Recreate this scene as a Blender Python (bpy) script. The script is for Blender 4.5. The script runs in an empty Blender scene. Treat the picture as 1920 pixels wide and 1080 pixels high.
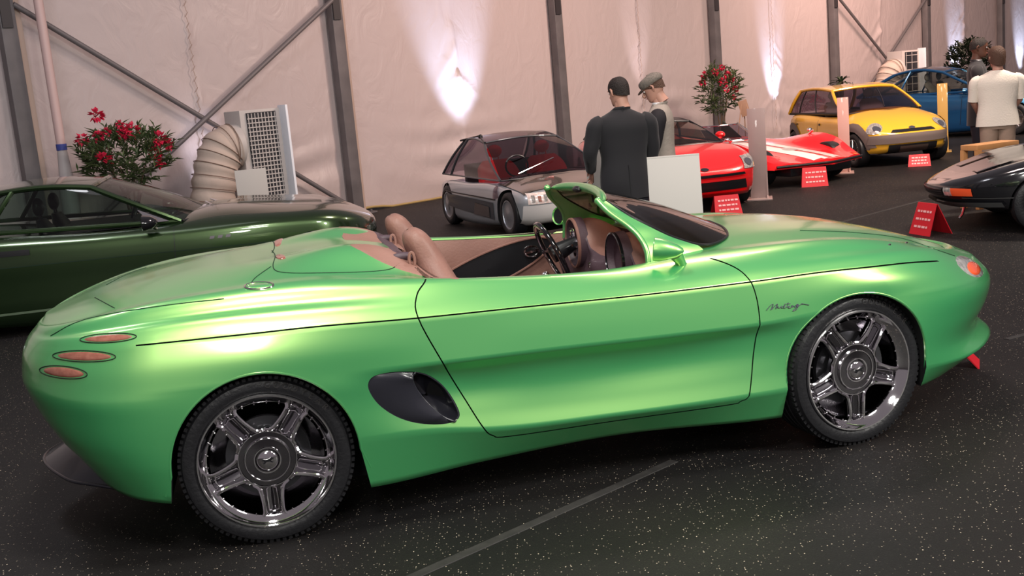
import bpy, bmesh, math, random
import numpy as np
from mathutils import Vector, Matrix
from mathutils.bvhtree import BVHTree
random.seed(7)
S = bpy.context.scene
COL = S.collection
PI = math.pi
# ------------------------------------------------------------------ camera
FPX = 2050.0
CAM_H = 1.70
rho, pitch = math.atan(.09), math.atan(365.5 / FPX)
_F = Vector((0, math.cos(pitch), -math.sin(pitch)))
_R0 = Vector((1, 0, 0)); _U0 = _R0.cross(_F)
_R = math.cos(rho) * _R0 - math.sin(rho) * _U0
_U = math.sin(rho) * _R0 + math.cos(rho) * _U0
cam_d = bpy.data.cameras.new('camera'); cam = bpy.data.objects.new('camera', cam_d); COL.objects.link(cam)
cam_d.sensor_width = 36; cam_d.lens = 36 * FPX / 1920; cam_d.clip_end = 200
M = Matrix((( _R.x, _U.x, -_F.x, 0), (_R.y, _U.y, -_F.y, 0), (_R.z, _U.z, -_F.z, CAM_H), (0, 0, 0, 1)))
cam.matrix_world = M
S.camera = cam
S.view_settings.view_transform = 'Standard'; S.view_settings.look = 'None'
S.view_settings.gamma = 1; S.view_settings.use_curve_mapping = False
S.view_settings.exposure = 0.0
# ------------------------------------------------------------------ world and lamps
w = bpy.data.worlds.new('world'); S.world = w; w.use_nodes = True
w.node_tree.nodes['Background'].inputs[0].default_value = (0.60, 0.52, 0.56, 1)
w.node_tree.nodes['Background'].inputs[1].default_value = 0.27

def lamp(name, kind, loc, target, energy, color=(1, 1, 1), size=1, size_y=None, spot=60, blend=.5):
    l = bpy.data.lights.new(name, kind); l.energy = energy; l.color = color
    if kind == 'AREA':
        l.size = size; l.shape = 'DISK'
        if size_y: l.shape = 'RECTANGLE'; l.size_y = size_y
    elif kind == 'SPOT':
        l.spot_size = math.radians(spot); l.spot_blend = blend; l.shadow_soft_size = size
    else: l.shadow_soft_size = size
    o = bpy.data.objects.new(name, l); COL.objects.link(o); o.location = loc
    o.rotation_euler = (Vector(target) - Vector(loc)).to_track_quat('-Z', 'Y').to_euler()
    return o
WARM = (1.0, .93, .86)
lamp('hall_lamp', 'AREA', (-.6, -1.6, 3.2), (0, 5, .6), 85, (1, .98, .92), .9)
lamp('hall_lamp', 'AREA', (-.4, .9, 5.0), (0, 4.8, .6), 150, (1, .98, .92), 1.3)
lamp('hall_lamp', 'AREA', (3.6, 1.8, 5.0), (1.8, 5.2, .6), 160, (1, .98, .92), 1.3)
lamp('hall_lamp', 'AREA', (5.6, 1.9, 3.4), (1.8, 5, .6), 270, (1, .97, .90), 1.0)
lamp('hall_lamp', 'AREA', (-.9, 4.0, 5.2), (-.7, 5, .6), 130, (1, .98, .9), .8)
lamp('hall_lamp', 'AREA', (-4.5, 8.0, 6.0), (-3, 10, 0), 90, (.95, .95, 1), 1.5)
lamp('hall_lamp', 'AREA', (2.5, 9.5, 6.5), (2, 13, 0), 280, (1, .80, .74), 2)
lamp('hall_lamp', 'AREA', (8, 13, 6.5), (8, 20, 0), 900, (1, .84, .70), 2)
lamp('hall_lamp', 'AREA', (-4, 9, 6.5), (-4, 17, 2), 40, (.9, .86, 1), 4)
lamp('hall_lamp', 'AREA', (5, 14, 6.5), (4, 24, 3), 380, (1, .58, .47), 4)
lamp('hall_lamp', 'AREA', (11, 23, 6.5), (13, 33, 2), 900, (1, .66, .54), 4)

# ------------------------------------------------------------------ materials
def mat(name, col, rough=.5, metal=0, coat=0, spec=.5, emit=None, es=0, trans=0, ior=1.45, alpha=1, bump=None, var=None, coat_rough=.03, sheen=0):
    m = bpy.data.materials.new(name); m.use_nodes = True
    nt = m.node_tree; b = nt.nodes['Principled BSDF']
    b.inputs['Base Color'].default_value = (*col, 1); b.inputs['Roughness'].default_value = rough
    b.inputs['Metallic'].default_value = metal; b.inputs['Coat Weight'].default_value = coat
    b.inputs['Coat Roughness'].default_value = coat_rough
    b.inputs['Specular IOR Level'].default_value = spec; b.inputs['Transmission Weight'].default_value = trans
    b.inputs['IOR'].default_value = ior; b.inputs['Alpha'].default_value = alpha
    if sheen: b.inputs['Sheen Weight'].default_value = sheen
    if emit: b.inputs['Emission Color'].default_value = (*emit, 1); b.inputs['Emission Strength'].default_value = es
    tc = None
    if bump or var:
        tc = nt.nodes.new('ShaderNodeTexCoord')
    if bump:                      # (scale, strength)
        n = nt.nodes.new('ShaderNodeTexNoise'); n.inputs['Scale'].default_value = bump[0]; n.inputs['Detail'].default_value = 6
        nt.links.new(tc.outputs['Object'], n.inputs['Vector'])
        bp = nt.nodes.new('ShaderNodeBump'); bp.inputs['Strength'].default_value = bump[1]; bp.inputs['Distance'].default_value = .02
        nt.links.new(n.outputs['Fac'], bp.inputs['Height']); nt.links.new(bp.outputs['Normal'], b.inputs['Normal'])
    if var:                       # (scale, colour2)
        n = nt.nodes.new('ShaderNodeTexNoise'); n.inputs['Scale'].default_value = var[0]; n.inputs['Detail'].default_value = 4
        nt.links.new(tc.outputs['Object'], n.inputs['Vector'])
        r = nt.nodes.new('ShaderNodeValToRGB'); r.color_ramp.elements[0].position = .35; r.color_ramp.elements[1].position = .65
        r.color_ramp.elements[0].color = (*col, 1); r.color_ramp.elements[1].color = (*var[1], 1)
        nt.links.new(n.outputs['Fac'], r.inputs['Fac']); nt.links.new(r.outputs['Color'], b.inputs['Base Color'])
    return m

def flake_paint(name, base, flake, fac=.5, rough=.32, metalrough=.3, coatr=.03):
    """two-tone metallic lacquer: pigment layer mixed with metal flakes, clear coat over both"""
    m = bpy.data.materials.new(name); m.use_nodes = True; nt = m.node_tree
    b = nt.nodes['Principled BSDF']
    for k, v in (('Base Color', (*base, 1)), ('Roughness', rough), ('Coat Weight', 1), ('Coat Roughness', coatr)): b.inputs[k].default_value = v
    c = nt.nodes.new('ShaderNodeBsdfPrincipled')
    for k, v in (('Base Color', (*flake, 1)), ('Metallic', 1), ('Roughness', metalrough), ('Coat Weight', 1), ('Coat Roughness', coatr)): c.inputs[k].default_value = v
    x = nt.nodes.new('ShaderNodeMixShader'); x.inputs[0].default_value = fac
    nt.links.new(b.outputs[0], x.inputs[1]); nt.links.new(c.outputs[0], x.inputs[2])
    nt.links.new(x.outputs[0], nt.nodes['Material Output'].inputs['Surface'])
    return m

M_ = {}
M_['green'] = flake_paint('green_flake_paint', (.022, .37, .135), (.60, .82, .22), .43, .32, .36, .12)
M_['gap'] = mat('panel_gap', (.004, .02, .008), .8)
M_['under'] = mat('wheel_housing', (.008, .008, .009), .9)
M_['chrome'] = mat('chrome', (.86, .84, .86), .07, 1)
M_['darkchrome'] = mat('dark_chrome', (.30, .29, .31), .12, 1)
M_['tyre'] = mat('tyre_rubber', (.012, .012, .014), .42, bump=(60, .15))
M_['brake'] = mat('brake_metal', (.12, .12, .13), .35, .9)
M_['tan'] = mat('tan_leather', (.27, .137, .108), .5, bump=(90, .12), var=(4, (.225, .11, .088)))
M_['mauve'] = mat('mauve_leather', (.075, .045, .058), .5, bump=(90, .1))
M_['tub'] = mat('cockpit_lining', (.05, .028, .032), .7)
M_['black'] = mat('black_trim', (.010, .010, .012), .35)
M_['blackgloss'] = mat('gloss_black', (.006, .006, .008), .12, coat=1)
M_['charcoal'] = mat('charcoal_plastic', (.022, .022, .03), .28, coat=.4)
M_['redlens'] = mat('red_brown_lens', (.26, .085, .06), .25, coat=.8, var=(30, (.36, .14, .10)))
M_['orange'] = mat('orange_lens', (.85, .10, .03), .2, coat=1)
M_['lampglass'] = mat('lamp_glass', (.75, .72, .68), .08, coat=1, var=(40, (.35, .33, .32)), metal=.5)
def glass(name, col, rough=.02, mix=.35):
    m = bpy.data.materials.new(name); m.use_nodes = True; nt = m.node_tree
    for n in list(nt.nodes):
        if n.type == 'BSDF_PRINCIPLED': nt.nodes.remove(n)
    t = nt.nodes.new('ShaderNodeBsdfTransparent'); t.inputs[0].default_value = (*col, 1)
    g = nt.nodes.new('ShaderNodeBsdfGlossy'); g.inputs['Roughness'].default_value = rough
    lw = nt.nodes.new('ShaderNodeLayerWeight'); lw.inputs[0].default_value = .5          # same from both sides of a thin pane
    pw = nt.nodes.new('ShaderNodeMath'); pw.operation = 'POWER'; pw.inputs[1].default_value = 4.0; nt.links.new(lw.outputs['Facing'], pw.inputs[0])
    fr = nt.nodes.new('ShaderNodeMath'); fr.operation = 'MULTIPLY_ADD'; fr.inputs[1].default_value = .7; fr.inputs[2].default_value = .05; nt.links.new(pw.outputs[0], fr.inputs[0])
    x = nt.nodes.new('ShaderNodeMixShader')
    nt.links.new(fr.outputs[0], x.inputs[0]); nt.links.new(t.outputs[0], x.inputs[1]); nt.links.new(g.outputs[0], x.inputs[2])
    nt.links.new(x.outputs[0], nt.nodes['Material Output'].inputs['Surface'])
    return m
M_['bronzeglass'] = glass('bronze_glass', (.42, .33, .27))
M_['smokeglass'] = glass('smoked_glass', (.42, .34, .40))
M_['clearglass'] = glass('clear_glass', (.50, .54, .52))
M_['darkglass'] = glass('dark_glass', (.12, .12, .12))

# ------------------------------------------------------------------ mesh helpers
def new_obj(name, me, parent=None, label=None, kind=None, cat=None, group=None):
    o = bpy.data.objects.new(name, me); COL.objects.link(o)
    if parent is not None: o.parent = parent
    tag(o, label, cat, group, kind)
    return o
def tag(o, label=None, cat=None, group=None, kind=None):
    if label: o['label'] = label
    if cat: o['category'] = cat
    if group: o['group'] = group
    if kind: o['kind'] = kind
    return o
def thing(name, label, cat, loc=(0, 0, 0), rotz=0, group=None):
    o = bpy.data.objects.new(name, None); COL.objects.link(o)
    o.empty_display_size = .2
    o.location = loc; o.rotation_euler = (0, 0, rotz)
    return tag(o, label, cat, group)

class MB:
    def __init__(s): s.v = []; s.f = []
    def add(s, v, f):
        n = len(s.v); s.v += [tuple(map(float, p)) for p in v]; s.f += [tuple(i + n for i in q) for q in f]; return s
    def grid(s, P, closeu=False, closev=False, flip=False):
        P = np.asarray(P); nu, nv = P.shape[:2]; f = []
        for i in range(nu if closeu else nu - 1):
            for j in range(nv if closev else nv - 1):
                a, b, c, d = i * nv + j, ((i + 1) % nu) * nv + j, ((i + 1) % nu) * nv + (j + 1) % nv, i * nv + (j + 1) % nv
                f.append((a, d, c, b) if flip else (a, b, c, d))
        return s.add(P.reshape(-1, 3), f)
    def box(s, c, d, R=None):
        v = [Vector((x * d[0] / 2, y * d[1] / 2, z * d[2] / 2)) for x in (-1, 1) for y in (-1, 1) for z in (-1, 1)]
        if R is not None: v = [R @ p for p in v]
        v = [p + Vector(c) for p in v]
        return s.add(v, [(0, 1, 3, 2), (4, 6, 7, 5), (0, 4, 5, 1), (2, 3, 7, 6), (0, 2, 6, 4), (1, 5, 7, 3)])
    def bar(s, a, b, w, h=None, up=(0, 0, 1)):
        a, b = Vector(a), Vector(b); d = (b - a); L = d.length; d.normalize()
        u = Vector(up); x = d.cross(u)
        if x.length < 1e-4: x = d.cross(Vector((1, 0, 0)))
        x.normalize(); z = x.cross(d)
        return s.box((a + b) / 2, (w, L, h or w), Matrix((x, d, z)).transposed())
    def tube(s, pts, r, n=10, closed=False, caps=True, flat=1.0):
        pts = [Vector(p) for p in pts]; N = len(pts); rr = r if hasattr(r, '__len__') else [r] * N
        rings = []; prev = None
        for i, p in enumerate(pts):
            t = (pts[(i + 1) % N] - pts[i - 1]) if closed else (pts[min(i + 1, N - 1)] - pts[max(i - 1, 0)])
            t.normalize()
            if prev is None:
                a = t.cross(Vector((0, 0, 1)))
                if a.length < .1: a = t.cross(Vector((0, 1, 0)))
            else: a = prev - t * prev.dot(t)
            a.normalize(); prev = a; b = t.cross(a)
            rings.append([p + (a * math.cos(q) + b * math.sin(q) * flat) * rr[i] for q in [2 * PI * k / n for k in range(n)]])
        base = len(s.v)
        s.grid([[tuple(v) for v in ring] for ring in rings], closeu=closed, closev=True)
        if caps and not closed:
            s.f.append(tuple(base + k for k in range(n))); s.f.append(tuple(base + (N - 1) * n + k for k in range(n))[::-1])
        return s
    def lathe(s, prof, n=32, c=(0, 0, 0), axis='y', close=False):
        """prof: list of (radius, offset along axis)"""
        P = []
        for k in range(n):
            q = 2 * PI * k / n; cs, sn = math.cos(q), math.sin(q); row = []
            for r, h in prof:
                if axis == 'y': row.append((c[0] + r * cs, c[1] + h, c[2] + r * sn))
                elif axis == 'z': row.append((c[0] + r * cs, c[1] + r * sn, c[2] + h))
                else: row.append((c[0] + h, c[1] + r * cs, c[2] + r * sn))
            P.append(row)
        return s.grid(P, closeu=True, closev=close)
    def prism(s, pts, d0, d1, axis='y', fn=None):
        """pts 2D outline extruded between d0 and d1 along the axis"""
        n = len(pts)
        def m(p, d):
            if axis == 'y': return (p[0], d, p[1])
            if axis == 'z': return (p[0], p[1], d)
            return (d, p[0], p[1])
        v = [m(p, d0) for p in pts] + [m(p, d1) for p in pts]
        f = [tuple(range(n)), tuple(range(2 * n - 1, n - 1, -1))] + [(i, i + n, (i + 1) % n + n, (i + 1) % n) for i in range(n)]
        return s.add(v, f)
    def ball(s, c, r, n=12, m=8):
        rx, ry, rz = r if hasattr(r, '__len__') else (r, r, r)
        P = [[(c[0] + rx * math.sin(a) * math.cos(b), c[1] + ry * math.sin(a) * math.sin(b), c[2] + rz * math.cos(a))
              for b in [2 * PI * k / n for k in range(n)]] for a in [.02 + (PI - .04) * i / m for i in range(m + 1)]]
        return s.grid(P, closev=True)
    def xf(s, Mx):
        s.v = [tuple(Mx @ Vector(p)) for p in s.v]; return s
    def mesh(s, name, m, smooth=40, fix=True, weld=0):
        me = bpy.data.meshes.new(name); me.from_pydata(s.v, [], s.f)
        if fix or weld:
            bm = bmesh.new(); bm.from_mesh(me)
            if weld: bmesh.ops.remove_doubles(bm, verts=bm.verts, dist=weld)
            if fix: bmesh.ops.recalc_face_normals(bm, faces=bm.faces)
            bm.to_mesh(me); bm.free()
        if m is not None: me.materials.append(m)
        if smooth:
            me.shade_smooth()
            if smooth < 180: me.set_sharp_from_angle(angle=math.radians(smooth))
        return me
    def build(s, name, m, parent=None, label=None, smooth=40, bevel=0, **k):
        fix = k.pop('fix', True); weld = k.pop('weld', 0)
        me = s.mesh(name, m, smooth, fix, weld)
        if bevel:
            bm = bmesh.new(); bm.from_mesh(me)
            es = [e for e in bm.edges if len(e.link_faces) == 2 and e.calc_face_angle(0) > .6]
            bmesh.ops.bevel(bm, geom=es, offset=bevel, segments=2, profile=.6, affect='EDGES', clamp_overlap=True)
            bm.to_mesh(me); bm.free(); me.shade_smooth(); me.set_sharp_from_angle(angle=math.radians(50))
        return new_obj(name, me, parent, label, **k)

def nspline(keys, xs):
    """natural cubic through (x, v) keys, held flat outside"""
    k = np.array(sorted(keys), float); x, y = k[:, 0], k[:, 1]; n = len(x); xs = np.clip(xs, x[0], x[-1])
    if n == 1: return np.full_like(np.asarray(xs, float), y[0])
    if n == 2: return np.interp(xs, x, y)
    # monotone-ish tangents (Catmull-Rom, limited)
    d = np.diff(y) / np.diff(x); m = np.zeros(n)
    m[1:-1] = (d[:-1] * np.diff(x)[1:] + d[1:] * np.diff(x)[:-1]) / (x[2:] - x[:-2]); m[0] = d[0]; m[-1] = d[-1]
    i = np.clip(np.searchsorted(x, xs) - 1, 0, n - 2); h = x[i + 1] - x[i]; t = (xs - x[i]) / h
    return ((2*t**3 - 3*t**2 + 1) * y[i] + (t**3 - 2*t**2 + t) * h * m[i] + (-2*t**3 + 3*t**2) * y[i + 1] + (t**3 - t**2) * h * m[i + 1])

def smooth_rows(P, subs, sharp=(), mirror_last=False, mirror_first=False):
    """P: (nrow, nst, 3). Cubic interpolation across rows -> (nfine, nst, 3)"""
    P = np.asarray(P, float); n = len(P)
    ext_l = P[-2] * [1, -1, 1] if mirror_last else 2 * P[-1] - P[-2]
    ext_f = P[1] * [1, -1, 1] if mirror_first else 2 * P[0] - P[1]
    Q = np.concatenate([[ext_f], P, [ext_l]])
    h = np.maximum(np.linalg.norm(np.diff(Q, axis=0), axis=2), 1e-4)[:, :, None]      # chord lengths
    d = np.diff(Q, axis=0) / h
    out = []
    for i in range(n - 1):
        hl, hc, hr = h[i], h[i + 1], h[i + 2]; dl, dc, dr = d[i], d[i + 1], d[i + 2]
        m0 = dc if i in sharp else (dl * hc + dc * hl) / (hl + hc)
        m1 = dc if (i + 1) in sharp else (dc * hr + dr * hc) / (hc + hr)
        for k in range(subs[i]):
            t = k / subs[i]
            out.append((2*t**3 - 3*t**2 + 1) * P[i] + (t**3 - 2*t**2 + t) * hc * m0 + (-2*t**3 + 3*t**2) * P[i + 1] + (t**3 - t**2) * hc * m1)
    out.append(P[-1]); return np.array(out)

def wrap_row(xr, xf, ar, af, nr, nf, W, Z, NE=16, NM=110):
    """one longitudinal line that wraps round both ends of a body; W, Z: (x, value) keys"""
    ph = np.linspace(0, PI / 2, NE + 1)[:-1]
    tr = 1 - np.cos(ph)
    xa = xr + ar * tr; xm = np.linspace(xr + ar, xf - af, NM); xb = (xf - af * tr)[::-1]
    x = np.concatenate([xa, xm, xb]); y = nspline(W, x); z = nspline(Z, x)
    ea = (1 - np.cos(ph) ** nr) ** (1 / nr); eb = ((1 - np.cos(ph) ** nf) ** (1 / nf))[::-1]
    y = y * np.concatenate([ea, np.ones(NM), eb])
    return np.stack([x, y, z], 1)

def solid_body(rows, subs, sharp=(), name='body', mats=(), NE=16, NM=110):
    """rows bottom centre -> top centre, closed and mirrored. returns object"""
    P = np.array([wrap_row(*r, NE=NE, NM=NM) for r in rows])
    G = smooth_rows(P, subs, sharp, True, True)
    b = MB(); b.grid(G); b.grid(G * [1, -1, 1])
    me = b.mesh(name, None, 0, False)
    bm = bmesh.new(); bm.from_mesh(me)
    bmesh.ops.remove_doubles(bm, verts=bm.verts, dist=2e-4)
    bmesh.ops.dissolve_degenerate(bm, edges=bm.edges, dist=1e-5)
    bmesh.ops.recalc_face_normals(bm, faces=bm.faces)
    bad = [e for e in bm.edges if not e.is_manifold]
    if bad: print(name, 'non manifold', len(bad)); bmesh.ops.holes_fill(bm, edges=bad, sides=0); bmesh.ops.recalc_face_normals(bm, faces=bm.faces)
    bm.to_mesh(me); bm.free(); me.shade_smooth()
    for m in mats: me.materials.append(m)
    return new_obj(name, me)

def cut(o, cutter_mb, m, op='DIFFERENCE', solver='EXACT'):
    """boolean with a throw-away cutter; cut faces get material m"""
    c = new_obj('cutter', cutter_mb.mesh('cutter', m, 0))
    md = o.modifiers.new('b', 'BOOLEAN'); md.operation = op; md.solver = solver; md.object = c
    try: md.material_mode = 'TRANSFER'
    except Exception: pass
    dg = bpy.context.evaluated_depsgraph_get()
    me = bpy.data.meshes.new_from_object(o.evaluated_get(dg), preserve_all_data_layers=True, depsgraph=dg)
    o.modifiers.clear(); old = o.data; o.data = me; me.name = o.name
    bpy.data.objects.remove(c); bpy.data.meshes.remove(old)
    return o

def restore_normals(o, ref_me, nmat=1, ang=40):
    """give the faces of the first nmat materials the smooth normals of the uncut body"""
    me = o.data; bvh = BVHTree.FromPolygons([v.co for v in ref_me.vertices], [tuple(p.vertices) for p in ref_me.polygons])
    vn = [v.normal.copy() for v in ref_me.vertices]; pv = [tuple(p.vertices) for p in ref_me.polygons]; vc = [v.co for v in ref_me.vertices]
    me.shade_smooth()
    cache = {}; out = []
    for p in me.polygons:
        paint = p.material_index < nmat
        for vi in p.vertices:
            if not paint: out.append(p.normal.copy()); continue
            if vi not in cache:
                co = me.vertices[vi].co; loc, nn, idx, dist = bvh.find_nearest(co)
                if dist is None or dist > .004: cache[vi] = None
                else:
                    acc = Vector(); 
                    for q in pv[idx]: acc += vn[q] / ((vc[q] - co).length_squared + 1e-7)
                    cache[vi] = acc.normalized()
            n = cache[vi]
            out.append(n if n is not None and n.dot(p.normal) > .5 else p.normal.copy())
    me.normals_split_custom_set([tuple(n) for n in out])

def split_faces(o, test, name, parent, label=None):
    """move faces passing the test into a new object (a part)"""
    src = o.data
    sel = [p.index for p in src.polygons if test(p)]
    if not sel: print('split nothing', name); return None
    ss = set(sel)
    ln = [tuple(c.vector) for c in src.corner_normals]
    def sub(keep, nm):
        vmap = {}; vs = []; fs = []; mi = []; ns = []
        for i in keep:
            p = src.polygons[i]; f = []
            for li in p.loop_indices:
                vi = src.loops[li].vertex_index
                if vi not in vmap: vmap[vi] = len(vs); vs.append(tuple(src.vertices[vi].co))
                f.append(vmap[vi]); ns.append(ln[li])
            fs.append(f); mi.append(p.material_index)
        me = bpy.data.meshes.new(nm); me.from_pydata(vs, [], fs)
        for m in src.materials: me.materials.append(m)
        me.polygons.foreach_set('material_index', mi); me.shade_smooth(); me.update()
        me.normals_split_custom_set(ns); return me
    a = sub(sel, name); b = sub([p.index for p in src.polygons if p.index not in ss], o.name)
    o.data = b; return new_obj(name, a, parent, label)

def inpoly(pt, poly):
    x, y = pt; c = False; n = len(poly); j = n - 1
    for i in range(n):
        xi, yi = poly[i]; xj, yj = poly[j]
        if (yi > y) != (yj > y) and x < (xj - xi) * (y - yi) / (yj - yi + 1e-12) + xi: c = not c
        j = i
    return c
def ribbon(line, wdt, closed=False):
    """2D polyline -> outline polygon strips (quads) of given width"""
    n = len(line); L = [Vector(p) for p in line]; nr = []
    for i in range(n):
        a = L[i - 1] if (closed or i) else L[i]; b = L[(i + 1) % n] if (closed or i < n - 1) else L[i]
        t = (b - a).normalized(); nr.append(Vector((-t.y, t.x)) * wdt / 2)
    A = [L[i] + nr[i] for i in range(n)]; B = [L[i] - nr[i] for i in range(n)]
    return A, B
def groove(line, wdt, y0, y1, closed=False):
    """solid slab following a side-view line, from y0 to y1"""
    A, B = ribbon(line, wdt, closed); n = len(A); b = MB()
    P = [[(A[i].x, y0, A[i].y), (B[i].x, y0, B[i].y), (B[i].x, y1, B[i].y), (A[i].x, y1, A[i].y)] for i in range(n)]
    b.grid(P, closeu=closed, closev=True)
    if not closed: b.f.append((0, 1, 2, 3)); b.f.append(tuple((n - 1) * 4 + k for k in (3, 2, 1, 0)))
    return b
def smooth2(pts, n=8, closed=False):
    """smooth a 2D/3D control polyline"""
    P = [Vector(p) for p in pts]; N = len(P); out = []
    for i in range(N if closed else N - 1):
        p0 = P[i - 1] if (closed or i) else 2 * P[0] - P[1]; p1 = P[i]; p2 = P[(i + 1) % N]
        p3 = P[(i + 2) % N] if (closed or i < N - 2) else 2 * P[-1] - P[-2]
        for k in range(n):
            t = k / n; out.append(.5 * ((2 * p1) + (p2 - p0) * t + (2 * p0 - 5 * p1 + 4 * p2 - p3) * t * t + (3 * p1 - p0 - 3 * p2 + p3) * t ** 3))
    if not closed: out.append(P[-1])
    return out
# ------------------------------------------------------------------ floor
def floor_mat():
    m = bpy.data.materials.new('dark_sparkling_carpet'); m.use_nodes = True; nt = m.node_tree; b = nt.nodes['Principled BSDF']
    tc = nt.nodes.new('ShaderNodeTexCoord')
    n1 = nt.nodes.new('ShaderNodeTexNoise'); n1.inputs['Scale'].default_value = .7; n1.inputs['Detail'].default_value = 5
    n2 = nt.nodes.new('ShaderNodeTexNoise'); n2.inputs['Scale'].default_value = 140; n2.inputs['Detail'].default_value = 3
    v = nt.nodes.new('ShaderNodeTexVoronoi'); v.inputs['Scale'].default_value = 105
    for x in (n1, n2, v): nt.links.new(tc.outputs['Object'], x.inputs['Vector'])
    r1 = nt.nodes.new('ShaderNodeValToRGB'); e = r1.color_ramp.elements
    e[0].position = .35; e[0].color = (.004, .0038, .0045, 1); e[1].position = .7; e[1].color = (.011, .009, .0085, 1)
    nt.links.new(n1.outputs['Fac'], r1.inputs['Fac'])
    def math_(op, a, bb):
        q = nt.nodes.new('ShaderNodeMath'); q.operation = op
        for i, s in enumerate((a, bb)):
            if s is None: continue
            if isinstance(s, (int, float)): q.inputs[i].default_value = s
            else: nt.links.new(s, q.inputs[i])
        return q.outputs[0]
    sep = nt.nodes.new('ShaderNodeSeparateColor'); nt.links.new(v.outputs['Color'], sep.inputs[0])
    near = math_('LESS_THAN', v.outputs['Distance'], .26)
    pick = math_('GREATER_THAN', sep.outputs[0], .74)
    br = math_('MULTIPLY', math_('MULTIPLY', near, pick), math_('POWER', sep.outputs[1], 3.0))
    mx = nt.nodes.new('ShaderNodeMix'); mx.data_type = 'RGBA'
    nt.links.new(br, mx.inputs[0]); nt.links.new(r1.outputs[0], mx.inputs[6]); mx.inputs[7].default_value = (.75, .62, .48, 1)
    nt.links.new(mx.outputs[2], b.inputs['Base Color'])
    b.inputs['Roughness'].default_value = .62; b.inputs['Specular IOR Level'].default_value = .25
    bp = nt.nodes.new('ShaderNodeBump'); bp.inputs['Strength'].default_value = .5; bp.inputs['Distance'].default_value = .004
    nt.links.new(n2.outputs['Fac'], bp.inputs['Height']); nt.links.new(bp.outputs['Normal'], b.inputs['Normal'])
    return m
MB().grid([[(x, y, 0) for y in (-8, 60)] for x in (-20, 48)]).build('floor', floor_mat(), kind='structure', smooth=0)
tape = mat('worn_floor_tape', (.030, .027, .026), .7, var=(14, (.018, .016, .016)))
def floor_strip(a, b_, w_, name='trim_1'):
    a, b_ = Vector((*a, 0)), Vector((*b_, 0)); t = (b_ - a).normalized(); s = Vector((-t.y, t.x, 0)) * w_ / 2
    pts = [a + (b_ - a) * k / 20 for k in range(21)]
    MB().grid([[tuple(p - s + Vector((0, 0, .0005))), tuple(p - s * .9 + Vector((0, 0, .003))), tuple(p + s * .9 + Vector((0, 0, .003))), tuple(p + s + Vector((0, 0, .0005)))] for p in pts]).build(name, tape, kind='structure')
floor_strip((-.62, 3.6), (.66, 4.72), .05, 'trim_1')
floor_strip((2.2, 10.5), (7.6, 15.3), .05, 'trim_2')
floor_strip((2.9, 6.3), (8.5, 9.2), .04, 'trim_3')

# ------------------------------------------------------------------ tent wall: fabric bays hung between steel posts
WD = Vector((.73116, .68221, 0)); WN = Vector((.68221, -.73116, 0)); W0 = Vector((-2.48, 17.74, 0))
def wp_(s, h, off=0): return W0 + WD * s + WN * off + Vector((0, 0, h))
wall = bpy.data.objects.new('wall_back', None); COL.objects.link(wall); wall['kind'] = 'structure'
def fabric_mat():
    m = mat('tent_vinyl', (.52, .44, .435), .42, spec=.5)  # vinyl taken as white; pink cast of the light is mixed into this colour
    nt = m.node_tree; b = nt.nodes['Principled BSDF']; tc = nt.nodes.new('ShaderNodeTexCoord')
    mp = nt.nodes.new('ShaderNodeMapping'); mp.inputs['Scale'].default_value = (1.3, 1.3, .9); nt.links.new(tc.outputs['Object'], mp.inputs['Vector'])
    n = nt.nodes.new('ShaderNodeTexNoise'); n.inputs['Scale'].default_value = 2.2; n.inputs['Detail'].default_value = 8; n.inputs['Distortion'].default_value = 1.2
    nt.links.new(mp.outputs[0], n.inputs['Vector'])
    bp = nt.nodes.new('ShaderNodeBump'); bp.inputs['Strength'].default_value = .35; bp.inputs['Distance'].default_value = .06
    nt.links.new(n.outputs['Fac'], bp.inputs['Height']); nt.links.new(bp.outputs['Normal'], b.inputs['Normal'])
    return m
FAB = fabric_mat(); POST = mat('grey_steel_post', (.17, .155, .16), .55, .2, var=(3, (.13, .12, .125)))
LIP = mat('beige_post_edge', (.44, .33, .28), .6); HEM = mat('yellow_hem_rope', (.42, .30, .12), .7)
rng = np.random.RandomState(4)
def fold(s, h, seam, seed):
    r = np.random.RandomState(seed); ds = s - seam; z = np.zeros_like(s)
    for k in range(7):                       # creases running down and outward from the tied seam
        hk = r.uniform(.25, 2.9); sl = r.uniform(.35, 1.1) * r.choice((-1, 1)); wd = r.uniform(.05, .13)
        side = r.choice((-1, 1)); a = r.uniform(.012, .04)
        line = hk - abs(ds) * abs(sl)
        z += a * np.exp(-((h - line) / wd) ** 2) * np.exp(-(abs(ds) / .55) ** 1.5) * (ds * side > -.05)
    z += .045 * np.exp(-(abs(ds) / .10)) * (.6 + .4 * np.sin(h * 7 + seed))
    for k in range(6):                       # slack sags near the ground
        c = r.uniform(-2.2, 2.2); hk = r.uniform(.1, 1.1); z += r.uniform(.008, .022) * np.sin((h - hk + .25 * np.cos((ds - c) * 1.1)) * r.uniform(9, 15)) * np.exp(-((h - hk) / .5) ** 2) * np.exp(-((ds - c) / 1.1) ** 2)
    z += .07 * np.cos(ds / 2.5 * PI / 2) * (1 - np.exp(-h / 1.2)) * .5
    return z
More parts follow.
